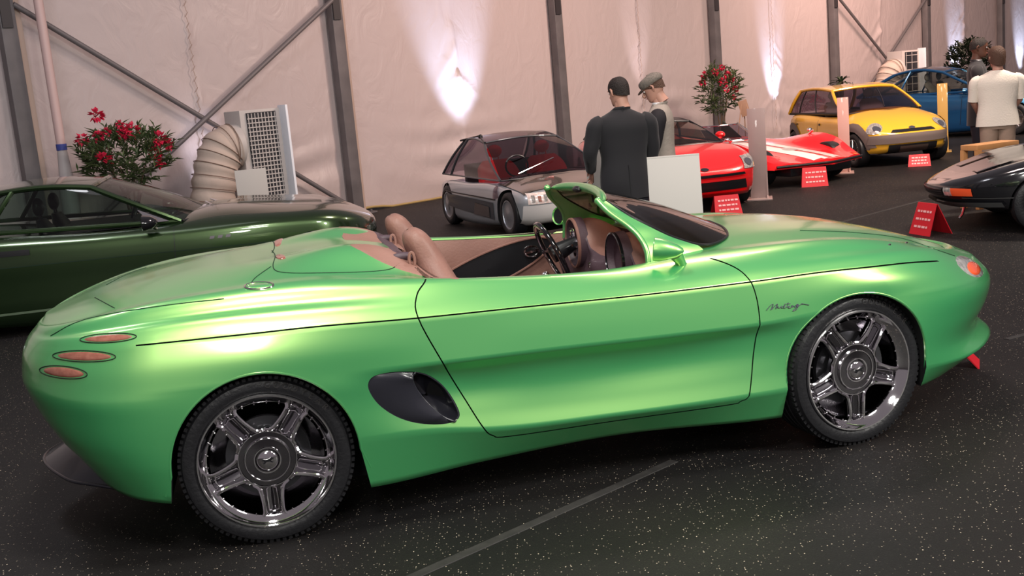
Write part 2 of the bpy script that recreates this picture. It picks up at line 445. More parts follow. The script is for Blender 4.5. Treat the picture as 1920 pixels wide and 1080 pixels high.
for bay in range(-3, 10):
    s0 = bay * 5.0; det = -2 <= bay <= 6
    ns, nh = (150, 110) if det else (20, 12)
    s = np.linspace(0, 5, ns)[:, None] * np.ones((1, nh)); h = np.linspace(.03, 6.4, nh)[None, :] ** 1.0 * np.ones((ns, 1))
    seam = 2.5 + .06 * np.sin(h * 1.3 + bay)
    z = fold(s, h, seam, bay + 20) if det else s * 0
    edge = np.minimum(1, np.minimum(s, 5 - s) / .3)
    h2 = h - .05 * np.sin(s * PI / 5) * np.exp(-h) + (.03 * np.sin(s * 4 + bay) * np.exp(-h * 3))
    h2 = np.maximum(h2, .01)
    P = np.stack([W0.x + WD.x * (s0 + s) + WN.x * z * edge, W0.y + WD.y * (s0 + s) + WN.y * z * edge, h2], 2)
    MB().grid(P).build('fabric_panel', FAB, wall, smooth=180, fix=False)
    rope = [wp_(s0 + t, max(.015, .04 - .05 * math.sin(t * PI / 5) + .03 * math.sin(t * 4 + bay)), .05) for t in np.linspace(.2, 4.8, 24)]
    if det: MB().tube(rope, .02, 6).build('hem_rope', HEM, wall)
for k in range(-3, 10):
    s0 = k * 5.0
    b_ = MB(); R3 = Matrix((WD, WN, Vector((0, 0, 1)))).transposed()
    b_.box(wp_(s0, 3.2, .14), (.20, .16, 6.4), R3); b_.build('tent_post', POST, wall, bevel=.012)
    MB().box(wp_(s0 + .155, 3.2, .10), (.09, .05, 6.4), R3).build('post_edge', LIP, wall)
    b_ = MB().box(wp_(s0, .012, .20), (.42, .42, .024), R3)
    for dx in (-.15, .15):
        for dy in (-.13, .13): q = wp_(s0, .035, .20) + WD * dx + WN * dy; b_.lathe([(.001, .02), (.02, .02), (.02, -.02)], 8, q, 'z')
    b_.build('post_foot', POST, wall)
    MB().box(wp_(s0 - .02, 3.9, .235), (.13, .03, 1.7), R3).build('post_bracket', mat('dark_bracket', (.035, .03, .033), .5) if k == -3 else bpy.data.materials['dark_bracket'], wall)
BR = mat('brace_tube', (.16, .145, .15), .5, .2)
for s0 in (-5.0, 15.0):
    for a, c in ((wp_(s0 + .1, 3.34, .20), wp_(s0 + 4.9, .10, .20)), (wp_(s0 + 4.9, 3.34, .26), wp_(s0 + .1, .10, .26))):
        MB().tube([a, (a + c) / 2, c], .036, 10).build('cross_brace', BR, wall)
for s0 in (-2.5, 7.45, 12.3):                # laced seams
    L = MB()
    for i in range(46): h = .3 + i * .075; L.tube([wp_(s0 - .02 + .03 * (i % 2), h, .10), wp_(s0 + .02 - .03 * (i % 2), h + .07, .11)], .006, 4)
    L.build('seam_lacing', LIP, wall, kind='stuff')

# floor uplights that wash the fabric
UL = mat('lamp_housing', (.02, .02, .022), .4)
ULE = mat('lamp_lens', (.9, .92, 1), .3, emit=(.8, .86, 1), es=14)
def uplight(s, off, label, e, tilt_s=0, spot=34, col=(.60, .74, 1), aim=2.2):
    p = wp_(s, 0, off)
    t = thing('floor_uplight', label, 'lamp', p, math.atan2(WD.y, WD.x), 'uplights along the tent wall')
    t['label'] = label
    MB().box((0, 0, .02), (.22, .16, .03)).build('base', UL, t, bevel=.006)
    c = MB().lathe([(.001, -.06), (.07, -.06), (.085, .0), (.09, .10), (.082, .10), (.075, .06)], 20, (0, 0, .11), 'z').build('housing', UL, t)
    MB().lathe([(.001, .07), (.078, .07)], 20, (0, 0, .11), 'z').build('lens', ULE, t)
    MB().tube([(-.09, 0, .15), (-.11, 0, .13), (-.11, 0, .045), (.11, 0, .045), (.11, 0, .13), (.09, 0, .15)], .008, 6).build('yoke', UL, t)
    lamp('uplight_beam', 'SPOT', p + Vector((0, 0, .24)), wp_(s + tilt_s, aim, .02), e, col, .05, spot=spot, blend=.9)
uplight(-2.25, .55, 'low floor lamp lighting the fabric behind the beige air duct', 150, -.15, 46, (.86, .86, 1), 1.0)
uplight(2.55, .80, 'low floor lamp lighting the wrinkled fabric behind the small grey wedge car', 900, -.1, 44, aim=3.0)
uplight(7.45, .80, 'low floor lamp below the laced seam behind the two men', 240, 0, 24, (1, .86, .9), 2.8)
uplight(12.35, .55, 'low floor lamp behind the red stripe car', 700, 0, 34, aim=1.9)
uplight(22.0, .55, 'low floor lamp behind the blue car', 900, 0, 34, aim=1.9)
uplight(26.7, .55, 'low floor lamp lighting the fabric beyond the woman in white', 900, 0, 34, aim=1.9)
# ------------------------------------------------------------------ the green roadster
CAR_TH = math.radians(11.7765)
roadster = thing('roadster', 'metallic green open two-seat concept roadster with tan leather cockpit, nearest the camera', 'car', (-1.24648, 5.06674, 0), CAR_TH)
R_ = roadster
def K(s):
    return [tuple(map(float, t.split(':'))) for t in s.split()]
rows = [
 (-.74, 3.55, .5, .8, 2, 2, K('0:0'), K('-.8:.42 -.5:.29 -.2:.21 3:.20 3.6:.22')),
 (-.74, 3.55, .5, .8, 2, 2, K('0:.5'), K('-.8:.42 -.5:.29 -.2:.21 3:.20 3.6:.22')),
 (-.78, 3.66, .5, 1.0, 2.4, 1.75, K('-.8:.88 -.35:.915 .42:.90 .9:.845 1.8:.845 2.25:.875 2.9:.90 3.3:.84'), K('-.8:.41 -.6:.29 -.37:.235 0:.2 .42:.165 .9:.18 1.5:.2 2.2:.175 2.9:.20 3.3:.19 3.7:.215')),
 (-.88, 3.83, .55, 1.06, 2.4, 1.75, K('-.5:.93 -.2:.945 .42:.94 .75:.932 .95:.930 1.6:.930 2.25:.93 2.7:.93 3.2:.88 3.6:.84'), K('-.9:.52 -.6:.42 -.3:.38 .42:.39 .7:.38 .95:.345 1.5:.322 2.2:.315 2.7:.33 3.0:.30 3.4:.265 3.8:.27')),
 (-.92, 3.76, .55, 1.0, 2.4, 1.75, K('-.5:.935 -.2:.95 .42:.94 .75:.908 .95:.900 1.6:.900 2.25:.915 2.7:.935 3.2:.885 3.6:.79'), K('-.9:.58 -.6:.5 -.3:.47 .42:.45 .7:.44 .95:.42 1.5:.40 2.2:.40 2.7:.41 3.0:.38 3.4:.345 3.8:.345')),
 (-.95, 3.80, .58, 1.0, 2.4, 1.8, K('-.5:.94 -.2:.952 .1:.957 .42:.94 .65:.900 .8:.882 1.2:.878 1.8:.878 2.2:.902 2.5:.93 2.7:.938 3.2:.88 3.6:.82'), K('-.9:.64 -.5:.58 .4:.55 .8:.52 2.2:.51 2.7:.5 3.8:.46')),
 (-.97, 3.81, .6, 1.0, 2.4, 1.85, K('-.5:.94 -.2:.95 .1:.957 .42:.945 .6:.916 .75:.902 1.2:.898 1.8:.897 2.2:.910 2.45:.93 2.7:.938 3.1:.895 3.6:.82'), K('-.9:.71 -.5:.67 0:.64 .5:.60 .8:.595 1.2:.588 1.8:.574 2.2:.575 2.7:.60 3.8:.56')),
 (-.965, 3.80, .6, 1.0, 2.4, 1.85, K('-.5:.935 -.2:.948 .1:.957 .42:.948 .6:.946 .75:.946 1.2:.944 1.8:.940 2.2:.937 2.45:.936 2.7:.935 3.1:.89 3.6:.80'), K('-.9:.75 -.5:.70 0:.685 .5:.660 .8:.652 1.2:.645 1.8:.630 2.2:.625 2.7:.66 3.8:.59')),
 (-.95, 3.77, .6, 1.0, 2.4, 1.85, K('-.5:.92 -.2:.935 .1:.95 .42:.945 .75:.936 1.2:.933 1.8:.929 2.2:.926 2.5:.928 2.7:.93 3.1:.87 3.6:.78'), K('-.9:.82 -.5:.79 0:.775 .5:.755 .8:.745 1.2:.735 1.8:.715 2.2:.715 2.7:.745 3.1:.715 3.4:.66 3.8:.62')),
 (-.93, 3.73, .6, 1.0, 2.4, 1.9, K('-.5:.895 -.2:.91 .1:.925 .42:.930 .75:.925 1.2:.918 1.8:.914 2.2:.912 2.7:.90 3.1:.835 3.6:.74'), K('-.9:.855 -.6:.87 -.4:.878 0:.869 .3:.864 .69:.845 1.16:.831 1.62:.817 2.13:.811 2.5:.812 2.86:.796 3.1:.765 3.4:.70 3.8:.655')),
 (-.91, 3.63, .55, .9, 2.4, 1.9, K('-.5:.845 -.2:.865 .1:.875 .42:.888 .75:.889 1.2:.882 1.8:.878 2.2:.874 2.7:.85 3.1:.79 3.6:.70'), K('-.9:.875 -.6:.915 -.4:.93 0:.935 .42:.915 .75:.887 1.2:.863 1.8:.850 2.2:.850 2.7:.850 3.1:.81 3.4:.74 3.8:.69')),
 (-.90, 3.61, .52, .88, 2.4, 1.95, K('-.5:.79 -.2:.815 .1:.822 .42:.838 .75:.845 1.2:.842 1.8:.838 2.2:.832 2.7:.80 3.1:.75 3.6:.67'), K('-.9:.885 -.6:.928 -.35:.948 0:.956 .42:.945 .75:.926 1.2:.895 1.8:.880 2.2:.882 2.7:.868 3.1:.82 3.4:.75 3.8:.69')),
 (-.89, 3.59, .5, .85, 2.4, 2.0, K('-.5:.765 -.2:.785 .1:.79 .42:.80 .75:.80 1.2:.795 1.8:.79 2.2:.785 2.7:.76 3.1:.71 3.6:.64'), K('-.9:.895 -.6:.95 -.35:.985 0:1.0 .3:.995 .54:.98 .78:.965 1.25:.925 1.6:.905 1.8:.905 2.2:.908 2.5:.904 2.74:.885 3.0:.845 3.3:.77 3.6:.70')),
 (-.88, 3.59, .4, .6, 2.2, 2.0, K('-.5:.64 1:.64 2.7:.60 3.6:.52'), K('-.88:.90 -.6:.965 -.35:1.0 0:1.025 .3:1.03 .5:1.01 .8:.95 .93:.90 1.6:.89 1.8:.92 2.2:.93 2.5:.92 2.8:.89 3.1:.83 3.4:.745 3.6:.69')),
 (-.88, 3.60, .3, .4, 2.2, 2.0, K('-.5:.40 3.6:.36'), K('-.88:.905 -.6:.98 -.35:1.02 0:1.055 .15:1.07 .3:1.092 .47:1.105 .6:1.085 .75:1.01 .93:.88 1.6:.88 1.8:.93 2.2:.95 2.5:.945 2.8:.92 3.1:.86 3.4:.765 3.6:.69')),
 (-.88, 3.62, .15, .2, 2.2, 2.0, K('-.5:.17 3.6:.17'), K('-.88:.91 -.6:.985 -.35:1.03 0:1.06 .2:1.07 .4:1.075 .55:1.06 .75:1.0 .93:.88 1.6:.88 1.8:.93 2.2:.96 2.5:.955 2.8:.93 3.1:.87 3.4:.77 3.6:.685')),
 (-.88, 3.63, .05, .05, 2, 2, K('0:0'), K('-.88:.91 -.6:.985 -.35:1.03 0:1.06 .2:1.068 .4:1.07 .55:1.055 .75:1.0 .93:.88 1.6:.88 1.8:.93 2.2:.96 2.5:.955 2.8:.93 3.1:.87 3.4:.77 3.6:.68')),
]
subs = [2, 4, 8, 7, 5, 5, 5, 7, 5, 5, 4, 4, 6, 7, 6, 5]
body = solid_body(rows, subs, sharp=(2, 3, 7, 9), name='body', mats=(M_['green'],), NM=150)
ref = body.data.copy()
# wheel housings
RW, FW = (.03, .345), (2.625, .345)
def arch(c, r, flare, y0, y1):
    pts = [(c[0] + r * math.cos(a), c[1] + r * math.sin(a)) for a in [PI * k / 40 for k in range(41)]]
    pts += [(c[0] - r - flare * .3, c[1] - .1), (c[0] - r - flare, 0.0), (c[0] + r + flare, 0.0), (c[0] + r + flare * .3, c[1] - .1)]
    return MB().prism(pts, y0, y1)
b = MB()
for sy in (-1, 1):
    for c, r, fl in ((RW, .369, .05), (FW, .355, .02)):
        q = arch(c, r, fl, .60 * sy, 1.1 * sy); b.add(q.v, q.f)
cut(body, b, M_['under'])
# cockpit opening
ck = [(.74, 0), (.74, .15), (.72, .36), (.78, .55), (.87, .68), (.97, .735), (1.3, .745), (1.7, .735), (1.83, .69), (1.93, .5), (1.95, 0)]
ck = smooth2(ck, 4); ck = [(p.x, p.y) for p in ck]; ck = ck + [(x, -y) for x, y in ck[::-1][1:-1]]
cut(body, MB().prism(ck, .26, 1.6, 'z'), M_['tub'])
cut(body, MB().box((3.74, 0, .385), (.40, 1.10, .05)), M_['under'])            # slim mouth above the chin lip
# door gap and long shoulder seam, near and far side
door = smooth2([(.80, 1.05), (.757, .98), (.70, .925), (.687, .845), (.767, .648), (.85, .47), (.906, .355), (.946, .308), (1.03, .29), (1.5, .286), (1.98, .282), (2.05, .292), (2.092, .33), (2.141, .549), (2.150, .70), (2.13, .809), (2.084, .873), (1.98, .92), (1.84, .945), (1.80, 1.05)], 5)
door = [(p.x, p.y) for p in door]
seam = [(p.x, p.y) for p in smooth2([(-.40, .876), (0, .869), (.3, .864), (.69, .845), (1.16, .831), (1.62, .817), (2.13, .811), (2.5, .812), (2.86, .796), (3.1, .765), (3.27, .735)], 5)]
for sy in (-1, 1):
    cut(body, groove(door, .0055, .775 * sy, 1.1 * sy, True), M_['gap'])
    cut(body, groove(seam, .006, .74 * sy, 1.1 * sy), M_['gap'])
restore_normals(body, ref)
for sy in (-1, 1):
    split_faces(body, lambda p: p.material_index == 0 and p.center.y * sy > .76 and inpoly((p.center.x, p.center.z), door), 'door', R_)
# ---- placing trim on the curved skin: a straight measuring line meets the skin at one point
REF = BVHTree.FromPolygons([v.co for v in ref.vertices], [tuple(p.vertices) for p in ref.polygons])
CARM = Matrix.Translation((-1.24648, 5.06674, 0)) @ Matrix.Rotation(CAR_TH, 4, 'Z'); CARI = CARM.inverted()
EYE = CARI @ Vector((0, 0, CAM_H))
def hit(px, py):
    d = _F + _R * ((px - 960) / FPX) - _U * ((py - 540) / FPX)
    d = (CARI.to_3x3() @ d).normalized()
    l, n, i, dd = REF.ray_cast(EYE, d); return l, n
def skin(px, py, off=.003):
    l, n = hit(px, py)
    if l is None: return None
    return l + n * off
def patch_on_skin(c, a, bb, rot=0, off=.003, dome=.006, nr=5, nt=28, sq=2.0):
    """elliptic lens lying on the skin; c, a, bb in picture units around the traced centre"""
    P = []
    for k in range(nr + 1):
        row = []; r = k / nr
        for q in range(nt):
            t = 2 * PI * q / nt; x, y = a * r * math.cos(t), bb * r * math.sin(t)
            p = None; sc = 1.0
            while p is None:
                xx, yy = x * sc, y * sc
                p, n = hit(c[0] + xx * math.cos(rot) - yy * math.sin(rot), c[1] + xx * math.sin(rot) + yy * math.cos(rot)); sc -= .06
            row.append(tuple(p + n * (off + dome * (1 - r * r))) if k < nr else tuple(p - n * .004))
        P.append(row)
    return MB().grid(P, closev=True)
def mirror_mb(b):
    m = MB(); m.v = [(x, -y, z) for x, y, z in b.v]; m.f = [f[::-1] for f in b.f]; return m
def line_on_skin(pts, off=.002, n=6):
    return [p for p in [skin(q.x, q.y, off) for q in smooth2(pts, n)] if p is not None]
def both(name, b, m, parent=None, label=None, **k):
    a = b.build(name, m, parent or R_, label, **k); c = mirror_mb(b).build(name, m, parent or R_, label, **k); return a, c

# tail lamps: three slots each side
for c, a, bb, rot in (((203, 634), 52, 7.5, -.06), ((158, 668), 58, 9.5, .02), ((119, 698), 44, 10.5, .10)):
    both('tail_lamp', patch_on_skin(c, a, bb, rot, .001, .003), M_['redlens'], smooth=60)
    ring = [skin(c[0] + (a + 1) * math.cos(t) * math.cos(rot) - (bb + 1) * math.sin(t) * math.sin(rot), c[1] + (a + 1) * math.cos(t) * math.sin(rot) + (bb + 1) * math.sin(t) * math.cos(rot), .001) for t in [2 * PI * i / 40 for i in range(40)]]
    ring = [p for p in ring if p is not None]
    both('tail_lamp_bezel', MB().tube(ring, .0022, 6, closed=True), M_['gap'])
# front lamp wrapped over the wing
both('head_lamp', patch_on_skin((1818, 500), 34, 15, .62, .001, .006), M_['lampglass'], smooth=60)
both('indicator', patch_on_skin((1824, 504), 17, 11, .75, .008, .006), M_['orange'], smooth=60)
# fuel filler
f_ = patch_on_skin((486, 537), 27, 6.5, -.05, .002, .004); f_.build('fuel_cap', M_['green'], R_, smooth=60)
ring = [skin(486 + 27 * math.cos(t), 537 + 6.5 * math.sin(t) - 1.3 * math.cos(t), .003) for t in [2 * PI * i / 40 for i in range(40)]]
MB().tube(ring, .004, 6, closed=True).build('fuel_cap_ring', M_['chrome'], R_)
# panel lines on the top surfaces
for pts in ([(510, 470), (516, 480), (512, 497), (518, 508), (545, 512), (600, 512), (680, 510), (730, 505), (752, 492)],
            [(95, 630), (140, 606), (200, 590), (300, 574), (420, 560)],
            [(508, 500), (480, 520), (470, 532)],
            [(178, 558), (215, 578)],
            [(1500, 432), (1600, 436), (1690, 447), (1760, 470), (1790, 480)],
            ):
    L = line_on_skin(pts, .0005)
    if len(L) > 2: both('shut_line', MB().tube(L, .0022, 5), M_['gap'])
L = patch_on_skin((526, 482), 11, 5, .1, .003, .003); both('rear_vent', L, M_['redlens'])
# hood vents and wing nozzle dots
for c in ((1668, 459), (1700, 455)):
    patch_on_skin(c, 4, 1.5, 0, .002, .003, 2, 10).build('washer_jet', M_['chrome'], R_)
# side marker script (handwritten word and its long tail stroke)
def stroke(pts, r=.0022): return MB().tube(line_on_skin(pts, .0025, 5), r, 5)
scr = MB()
ox, oy = 1437, 579
for st in ([(0, 3), (6, -5), (12, -9), (10, -2), (8, 2), (15, -5), (20, -9), (18, -3), (17, 0)],
           [(17, 0), (21, -5), (21, -2), (25, -2), (28, -6), (27, -2), (31, -2), (34, -7), (31, -5), (33, -1), (38, -5), (40, -12)],
           [(33, -9), (44, -10)], [(38, -3), (43, -6), (40, -2), (45, -2), (47, -7), (47, -3), (50, -6), (52, -3), (55, -6), (58, -9), (54, -7), (56, -4), (59, -8), (55, 1), (48, 4), (57, -4), (66, -9), (78, -7), (64, -10)]):
    q = stroke([(ox + a * 1.02, oy + b_) for a, b_ in st], .0012); scr.add(q.v, q.f)
scr.build('script_badge', mat('script_purple', (.05, .02, .08), .4), R_, 'thin handwritten dark script on the front wing')

# ---- side intake pods
def yskin(x, z):
    l, n, i, d = REF.ray_cast(Vector((x, -2, z)), Vector((0, 1, 0))); return l.y if l else -.9
outl = smooth2([(690, 722), (700, 706), (732, 698), (775, 697), (803, 703), (830, 722), (852, 752), (862, 778), (850, 791), (820, 796), (780, 793), (745, 782), (715, 763), (697, 742)], 5, True)
o3 = [hit(p.x, p.y)[0] for p in outl]; oxz = [(p.x, p.z) for p in o3]
for sy in (-1, 1):
    cut(body, MB().prism(oxz, 1.1 * sy, .80 * sy), M_['under'])
restore_normals(body, ref)
A = smooth2([(776, 698), (735, 698), (702, 706), (689, 722), (697, 744), (715, 764), (745, 783), (780, 794), (820, 797), (852, 792)], 5)
Bc = smooth2([(776, 699), (772, 706), (774, 716), (779, 727), (786, 738), (795, 750), (806, 762), (819, 774), (834, 784), (852, 791)], 5)
P = []
for p, q in zip(A, Bc):
    row = []
    for k in range(9):
        t = k / 8; l, n = hit(p.x + (q.x - p.x) * t, p.y + (q.y - p.y) * t)
        ed = min(1, (q - p).length / 30)
        row.append(tuple(l + n * (-.012 + (.034 * math.sin(t * PI * .58)) * ed + .004)))
    P.append(row)
scoop = MB().grid(P); both('side_intake', scoop, M_['charcoal'], smooth=80)
rim_ = [skin(q.x, q.y, .006) for q in Bc] + [skin(q.x, q.y, -.003) for q in smooth2([(856, 787), (860, 776), (851, 754), (830, 724), (803, 705), (780, 698)], 5)]
both('intake_rim', MB().tube(rim_, .0045, 6, closed=True), M_['charcoal'])
ins = MB(); cxz = (.70, .50)
l_in = [Vector((p.x, max(p.y, p.y) + .0, p.z)) for p in o3]
ins.grid([[tuple(p + Vector((0, .0, 0))) for p in l_in], [(cxz[0] + (p.x - cxz[0]) * .93, p.y + .05, cxz[1] + (p.z - cxz[1]) * .93) for p in l_in], [(cxz[0] + (p.x - cxz[0]) * .7, p.y + .095, cxz[1] + (p.z - cxz[1]) * .7) for p in l_in], [(cxz[0] + (p.x - cxz[0]) * .05, p.y + .10, cxz[1] + (p.z - cxz[1]) * .05) for p in l_in]], closev=True)
both('intake_duct', ins, M_['charcoal'], smooth=60)

# ---- rolled wheel arch lips
for c, r, fl in ((RW, .372, .05), (FW, .358, .02)):
    pts = [(c[0] - r - fl * .62, .265)] + [(c[0] - r * math.cos(a), c[1] + r * math.sin(a)) for a in [PI * k / 36 for k in range(0, 37)]] + [(c[0] + r + fl * .62, .255)]
    L = []
    for x, z in pts: L.append((x, yskin(x, z) + .006, z))
    both('arch_lip', MB().tube(L, .007, 8), M_['green'])

# ---- leather fairing fronts behind the seats
LO = smooth2([(650, 456), (690, 454), (728, 458), (757, 470), (790, 495), (830, 512), (866, 525), (815, 522), (762, 510), (716, 493), (680, 474)], 8, True)
pl = [hit(q.x, q.y)[0] for q in LO]
pl = [Vector((p.x, min(p.y, -.13))) for p in pl]                    # outline in plan
lc = sum(pl, Vector((0, 0))) / len(pl); Pl = []
for k in range(17):
    row = []
    for q in pl:
        c = lc + (q - lc) * (k / 16); p, n, _i, _d = REF.ray_cast(Vector((c.x, c.y, 2)), Vector((0, 0, -1)))
        row.append(tuple(p + n * (.0025 if k < 16 else -.002)))
    Pl.append(row)
both('head_fairing', MB().grid(Pl, closev=True), M_['tan'], None, 'tan leather fairing behind the seat', smooth=180)
sl_ = patch_on_skin((742, 470), 16, 5, .45, .003, .002); both('fairing_slot', sl_, M_['mauve'])

# ---- cockpit: lining, door cards, floor, console, dash, seats, wheel
for sy in (1, -1):
    g = []
    for i in range(25):
        x = .93 + i * .92 / 24
        row = []
        for k in range(13):
            t = k / 12; zt = float(nspline(K('.78:.955 1.25:.918 1.6:.898 1.85:.90'), x)); z = .38 + (zt - .38) * t
            row.append((x, sy * (.700 + .022 * (t * 2 - 1) ** 4 - .03 * max(0, (x - 1.62)) / .2), z))
        g.append(row)
    dc = MB().grid(g).build('door_card', M_['tan'], R_, 'tan leather inner door panel')
    # dark oval inset
    P = [[(1.29 + .37 * r * math.cos(t) , sy * (.690 - .003 * (1 - r)), .745 + (.095 * math.sin(t) + .11 * math.cos(t)) * r + 0) for t in [2 * PI * k / 40 for k in range(40)]] for r in (0.01, .5, .9, 1)]
    MB().grid(P, closev=True).build('door_inset', M_['black'], dc)
    ring = [(1.29 + .375 * math.cos(t), sy * .689, .745 + .098 * math.sin(t) + .11 * math.cos(t)) for t in [2 * PI * k / 48 for k in range(48)]]
    MB().tube(ring, .0065, 6, closed=True).build('inset_piping', M_['tan'], dc)
    ring = [(1.545 + .042 * math.cos(t), sy * .676, .818 + .028 * math.sin(t)) for t in [2 * PI * k / 24 for k in range(24)]]
    h = MB().tube(ring, .006, 6, closed=True); h.bar((1.51, sy * .675, .812), (1.585, sy * .672, .828), .012); h.build('door_handle', M_['chrome'], dc)
    rim = [(x, sy * (.744 if x < 1.7 else .744 - (x - 1.7) * .45), float(nspline(K('.78:.965 1.25:.925 1.6:.905 1.85:.905'), x)) - .006) for x in np.linspace(.97, 1.84, 30)]
    MB().tube(rim, .008, 6).build('sill_trim', M_['green'], R_)
MB().box((1.3, 0, .285), (1.15, 1.4, .02)).build('cockpit_floor', M_['tub'], R_)
cons = MB(); P = []
for x, zt in ((.80, .62), (1.0, .62), (1.3, .60), (1.55, .62), (1.70, .70), (1.80, .84)):
    P.append([(x, -.12, .29), (x, -.115, zt - .03), (x, -.07, zt), (x, 0, zt + .01), (x, .07, zt), (x, .115, zt - .03), (x, .12, .29)])
P = smooth_rows(np.array(P), [4] * 5); MB().grid(P).build('centre_console', M_['mauve'], R_)
MB().tube([(1.42, 0, .61), (1.44, 0, .72), (1.45, 0, .77)], .008, 8).ball((1.45, 0, .79), .022).build('gear_lever', M_['chrome'], R_)

def seat(cy):
    # padded shell: sections up the back
    secs = [  # (x centre, z, half width, half thickness)
        (.99, .50, .245, .10), (.96, .62, .25, .085), (.92, .74, .245, .075), (.885, .84, .225, .07),
        (.845, .93, .175, .068), (.815, 1.00, .115, .066), (.79, 1.06, .10, .058), (.765, 1.11, .085, .045), (.75, 1.135, .045, .025), (.747, 1.14, .006, .006)]
    P = []
    for x, z, hw, ht in secs:
        row = []
        for k in range(28):
            t = 2 * PI * k / 28; c, s_ = math.cos(t), math.sin(t)
            yy = hw * math.copysign(abs(c) ** .75, c); xx = ht * math.copysign(abs(s_) ** .8, s_)
            bol = .045 * max(0, abs(c) - .55) * 2 if z < .92 else 0
            row.append((x + xx + bol + (z - .5) * 0, cy + yy, z + xx * .45))
        P.append(row)
    G = smooth_rows(np.array(P), [3] * (len(P) - 1))
    b_ = MB().grid(G, closev=True)
    back = b_.build('seat_back', M_['tan'], R_, 'tan leather bucket seat back', smooth=70)
    C = []
    for x, zt, hw in ((1.0, .46, .23), (1.1, .47, .245), (1.25, .47, .25), (1.4, .47, .245), (1.48, .44, .22)):
        C.append([(x, cy + hw * math.cos(t), zt - .09 + (.10 if math.sin(t) > 0 else .09) * math.sin(t) + (.03 if abs(math.cos(t)) > .75 and math.sin(t) > 0 else 0)) for t in [2 * PI * k / 24 for k in range(24)]])
    cu = MB().grid(smooth_rows(np.array(C), [4] * 4), closev=True)
    n = len(cu.v); cu.f += [tuple(range(24)), tuple(range(n - 24, n))[::-1]]
    cu.build('seat_cushion', M_['mauve'], R_)
    # belt slot in the head fairing
    MB().ball((.70, cy - .13 * (1 if cy < 0 else -1) * 0 - .10, 1.035), (.055, .022, .02), 14, 8).build('harness_slot', M_['mauve'], back)
    r = [(.735 + .012 * math.cos(t), cy - .145, 1.02 + .035 * math.sin(t)) for t in [2 * PI * k / 16 for k in range(16)]]
    MB().tube(r, .007, 6, closed=True).build('belt_loop', M_['tan'], back)
seat(-.36); seat(.36)

DIAL = mat('dial', (.5, .42, .5), .3)
# dashboard: body with two round cowls
P = []
for y in np.linspace(-.70, .70, 57):
    hd = .115 * math.exp(-((abs(y) - .36) / .135) ** 4)          # pods
    w_ = 1 - (abs(y) / .74) ** 4 * .35
    dip = -.05 * math.exp(-(y / .13) ** 2)
    top = .885 + hd + dip * .3
    P.append([(1.76 - .02 * (hd > .05), y, .52), (1.72, y, .70), (1.745 + dip, y, .83 + hd * .6), (1.735, y, top - .015), (1.76, y, top), (1.83, y, top + .003), (1.93 - .10 * (1 - w_) * 2, y, .90 + hd * .45), (2.02 - .14 * (1 - w_) * 2, y, .895), (2.02 - .14 * (1 - w_) * 2, y, .6)])
G = smooth_rows(np.array(P).transpose(1, 0, 2), [3, 3, 3, 3, 4, 4, 3, 2], sharp=(3,))
dash = MB().grid(G[10:]).build('dashboard', M_['tan'], R_, 'tan leather dashboard with two round cowls', smooth=70)
MB().grid(G[:11]).build('dash_face', M_['mauve'], dash, smooth=70)
for cy, nm in ((.36, 'instrument_pod'), (-.36, 'passenger_pod')):
    c0 = Vector((1.722, cy, .885)); rr = .122
    pod = MB().lathe([(.001, .012), (rr * .9, .010), (rr * .97, -.004), (rr, -.022), (rr * 1.08, -.024), (rr * 1.1, .03)], 40, c0, 'x').build(nm, M_['mauve'], dash)
    MB().lathe([(rr * 1.0, -.02), (rr * 1.03, -.03), (rr * 1.09, -.028), (rr * 1.1, -.015), (rr * 1.02, -.012)], 40, c0, 'x', True).build('pod_ring', M_['blackgloss'] if cy < 0 else M_['tan'], dash)
    if cy > 0:
        for dy, dz, r in ((0.005, .035, .040), (-.055, .0, .026), (.055, .005, .026), (-.01, -.045, .026), (.05, .06, .016)):
            g = MB().lathe([(r, -.002), (r * 1.02, -.022), (r * 1.15, -.022), (r * 1.17, .01)], 24, c0 + Vector((.004, dy, dz)), 'x').build('gauge', M_['chrome'], dash)
            MB().lathe([(.001, -.004), (r, -.004)], 24, c0 + Vector((.002, dy, dz)), 'x').build('gauge_dial', DIAL, dash)
# centre stack controls
for k in range(3):
    MB().lathe([(.001, -.012), (.016, -.012), (.018, 0)], 16, (1.715, .10 - .02 * k, .80 - .05 * k), 'x').build('dash_knob', M_['chrome'], dash)
# steering wheel
wc = Vector((1.585, .36, .835)); tilt = Matrix.Rotation(math.radians(-22), 3, 'Y')
def wp(a, r, d=0): return wc + tilt @ Vector((d, r * math.cos(a), r * math.sin(a)))
sw = MB().tube([wp(2 * PI * k / 48, .182) for k in range(48)], .014, 10, closed=True).build('steering_wheel', M_['blackgloss'], R_)
MB().tube([wp(2 * PI * k / 48, .170, -.008) for k in range(48)], .005, 6, closed=True).build('wheel_trim_ring', M_['chrome'], sw)
sp = MB()
for a in (0, PI, -PI / 2): sp.tube([wp(a + .10, .05, .02), wp(a + .05, .11, .012), wp(a, .176)], .008, 6); sp.tube([wp(a - .10, .05, .02), wp(a - .05, .11, .012), wp(a, .176)], .008, 6)
sp.build('wheel_spokes', M_['darkchrome'], sw)
hb = MB(); hb.tube([wp(0, 0, -.005), wp(0, 0, .04), wp(0, 0, .16)], [.045, .05, .03], 16); hb.build('steering_hub', M_['black'], sw)
MB().tube([wc + Vector((.07, -.03, .03)), wc + Vector((.07, -.15, .06))], .007, 6).build('stalk', M_['chrome'], sw)

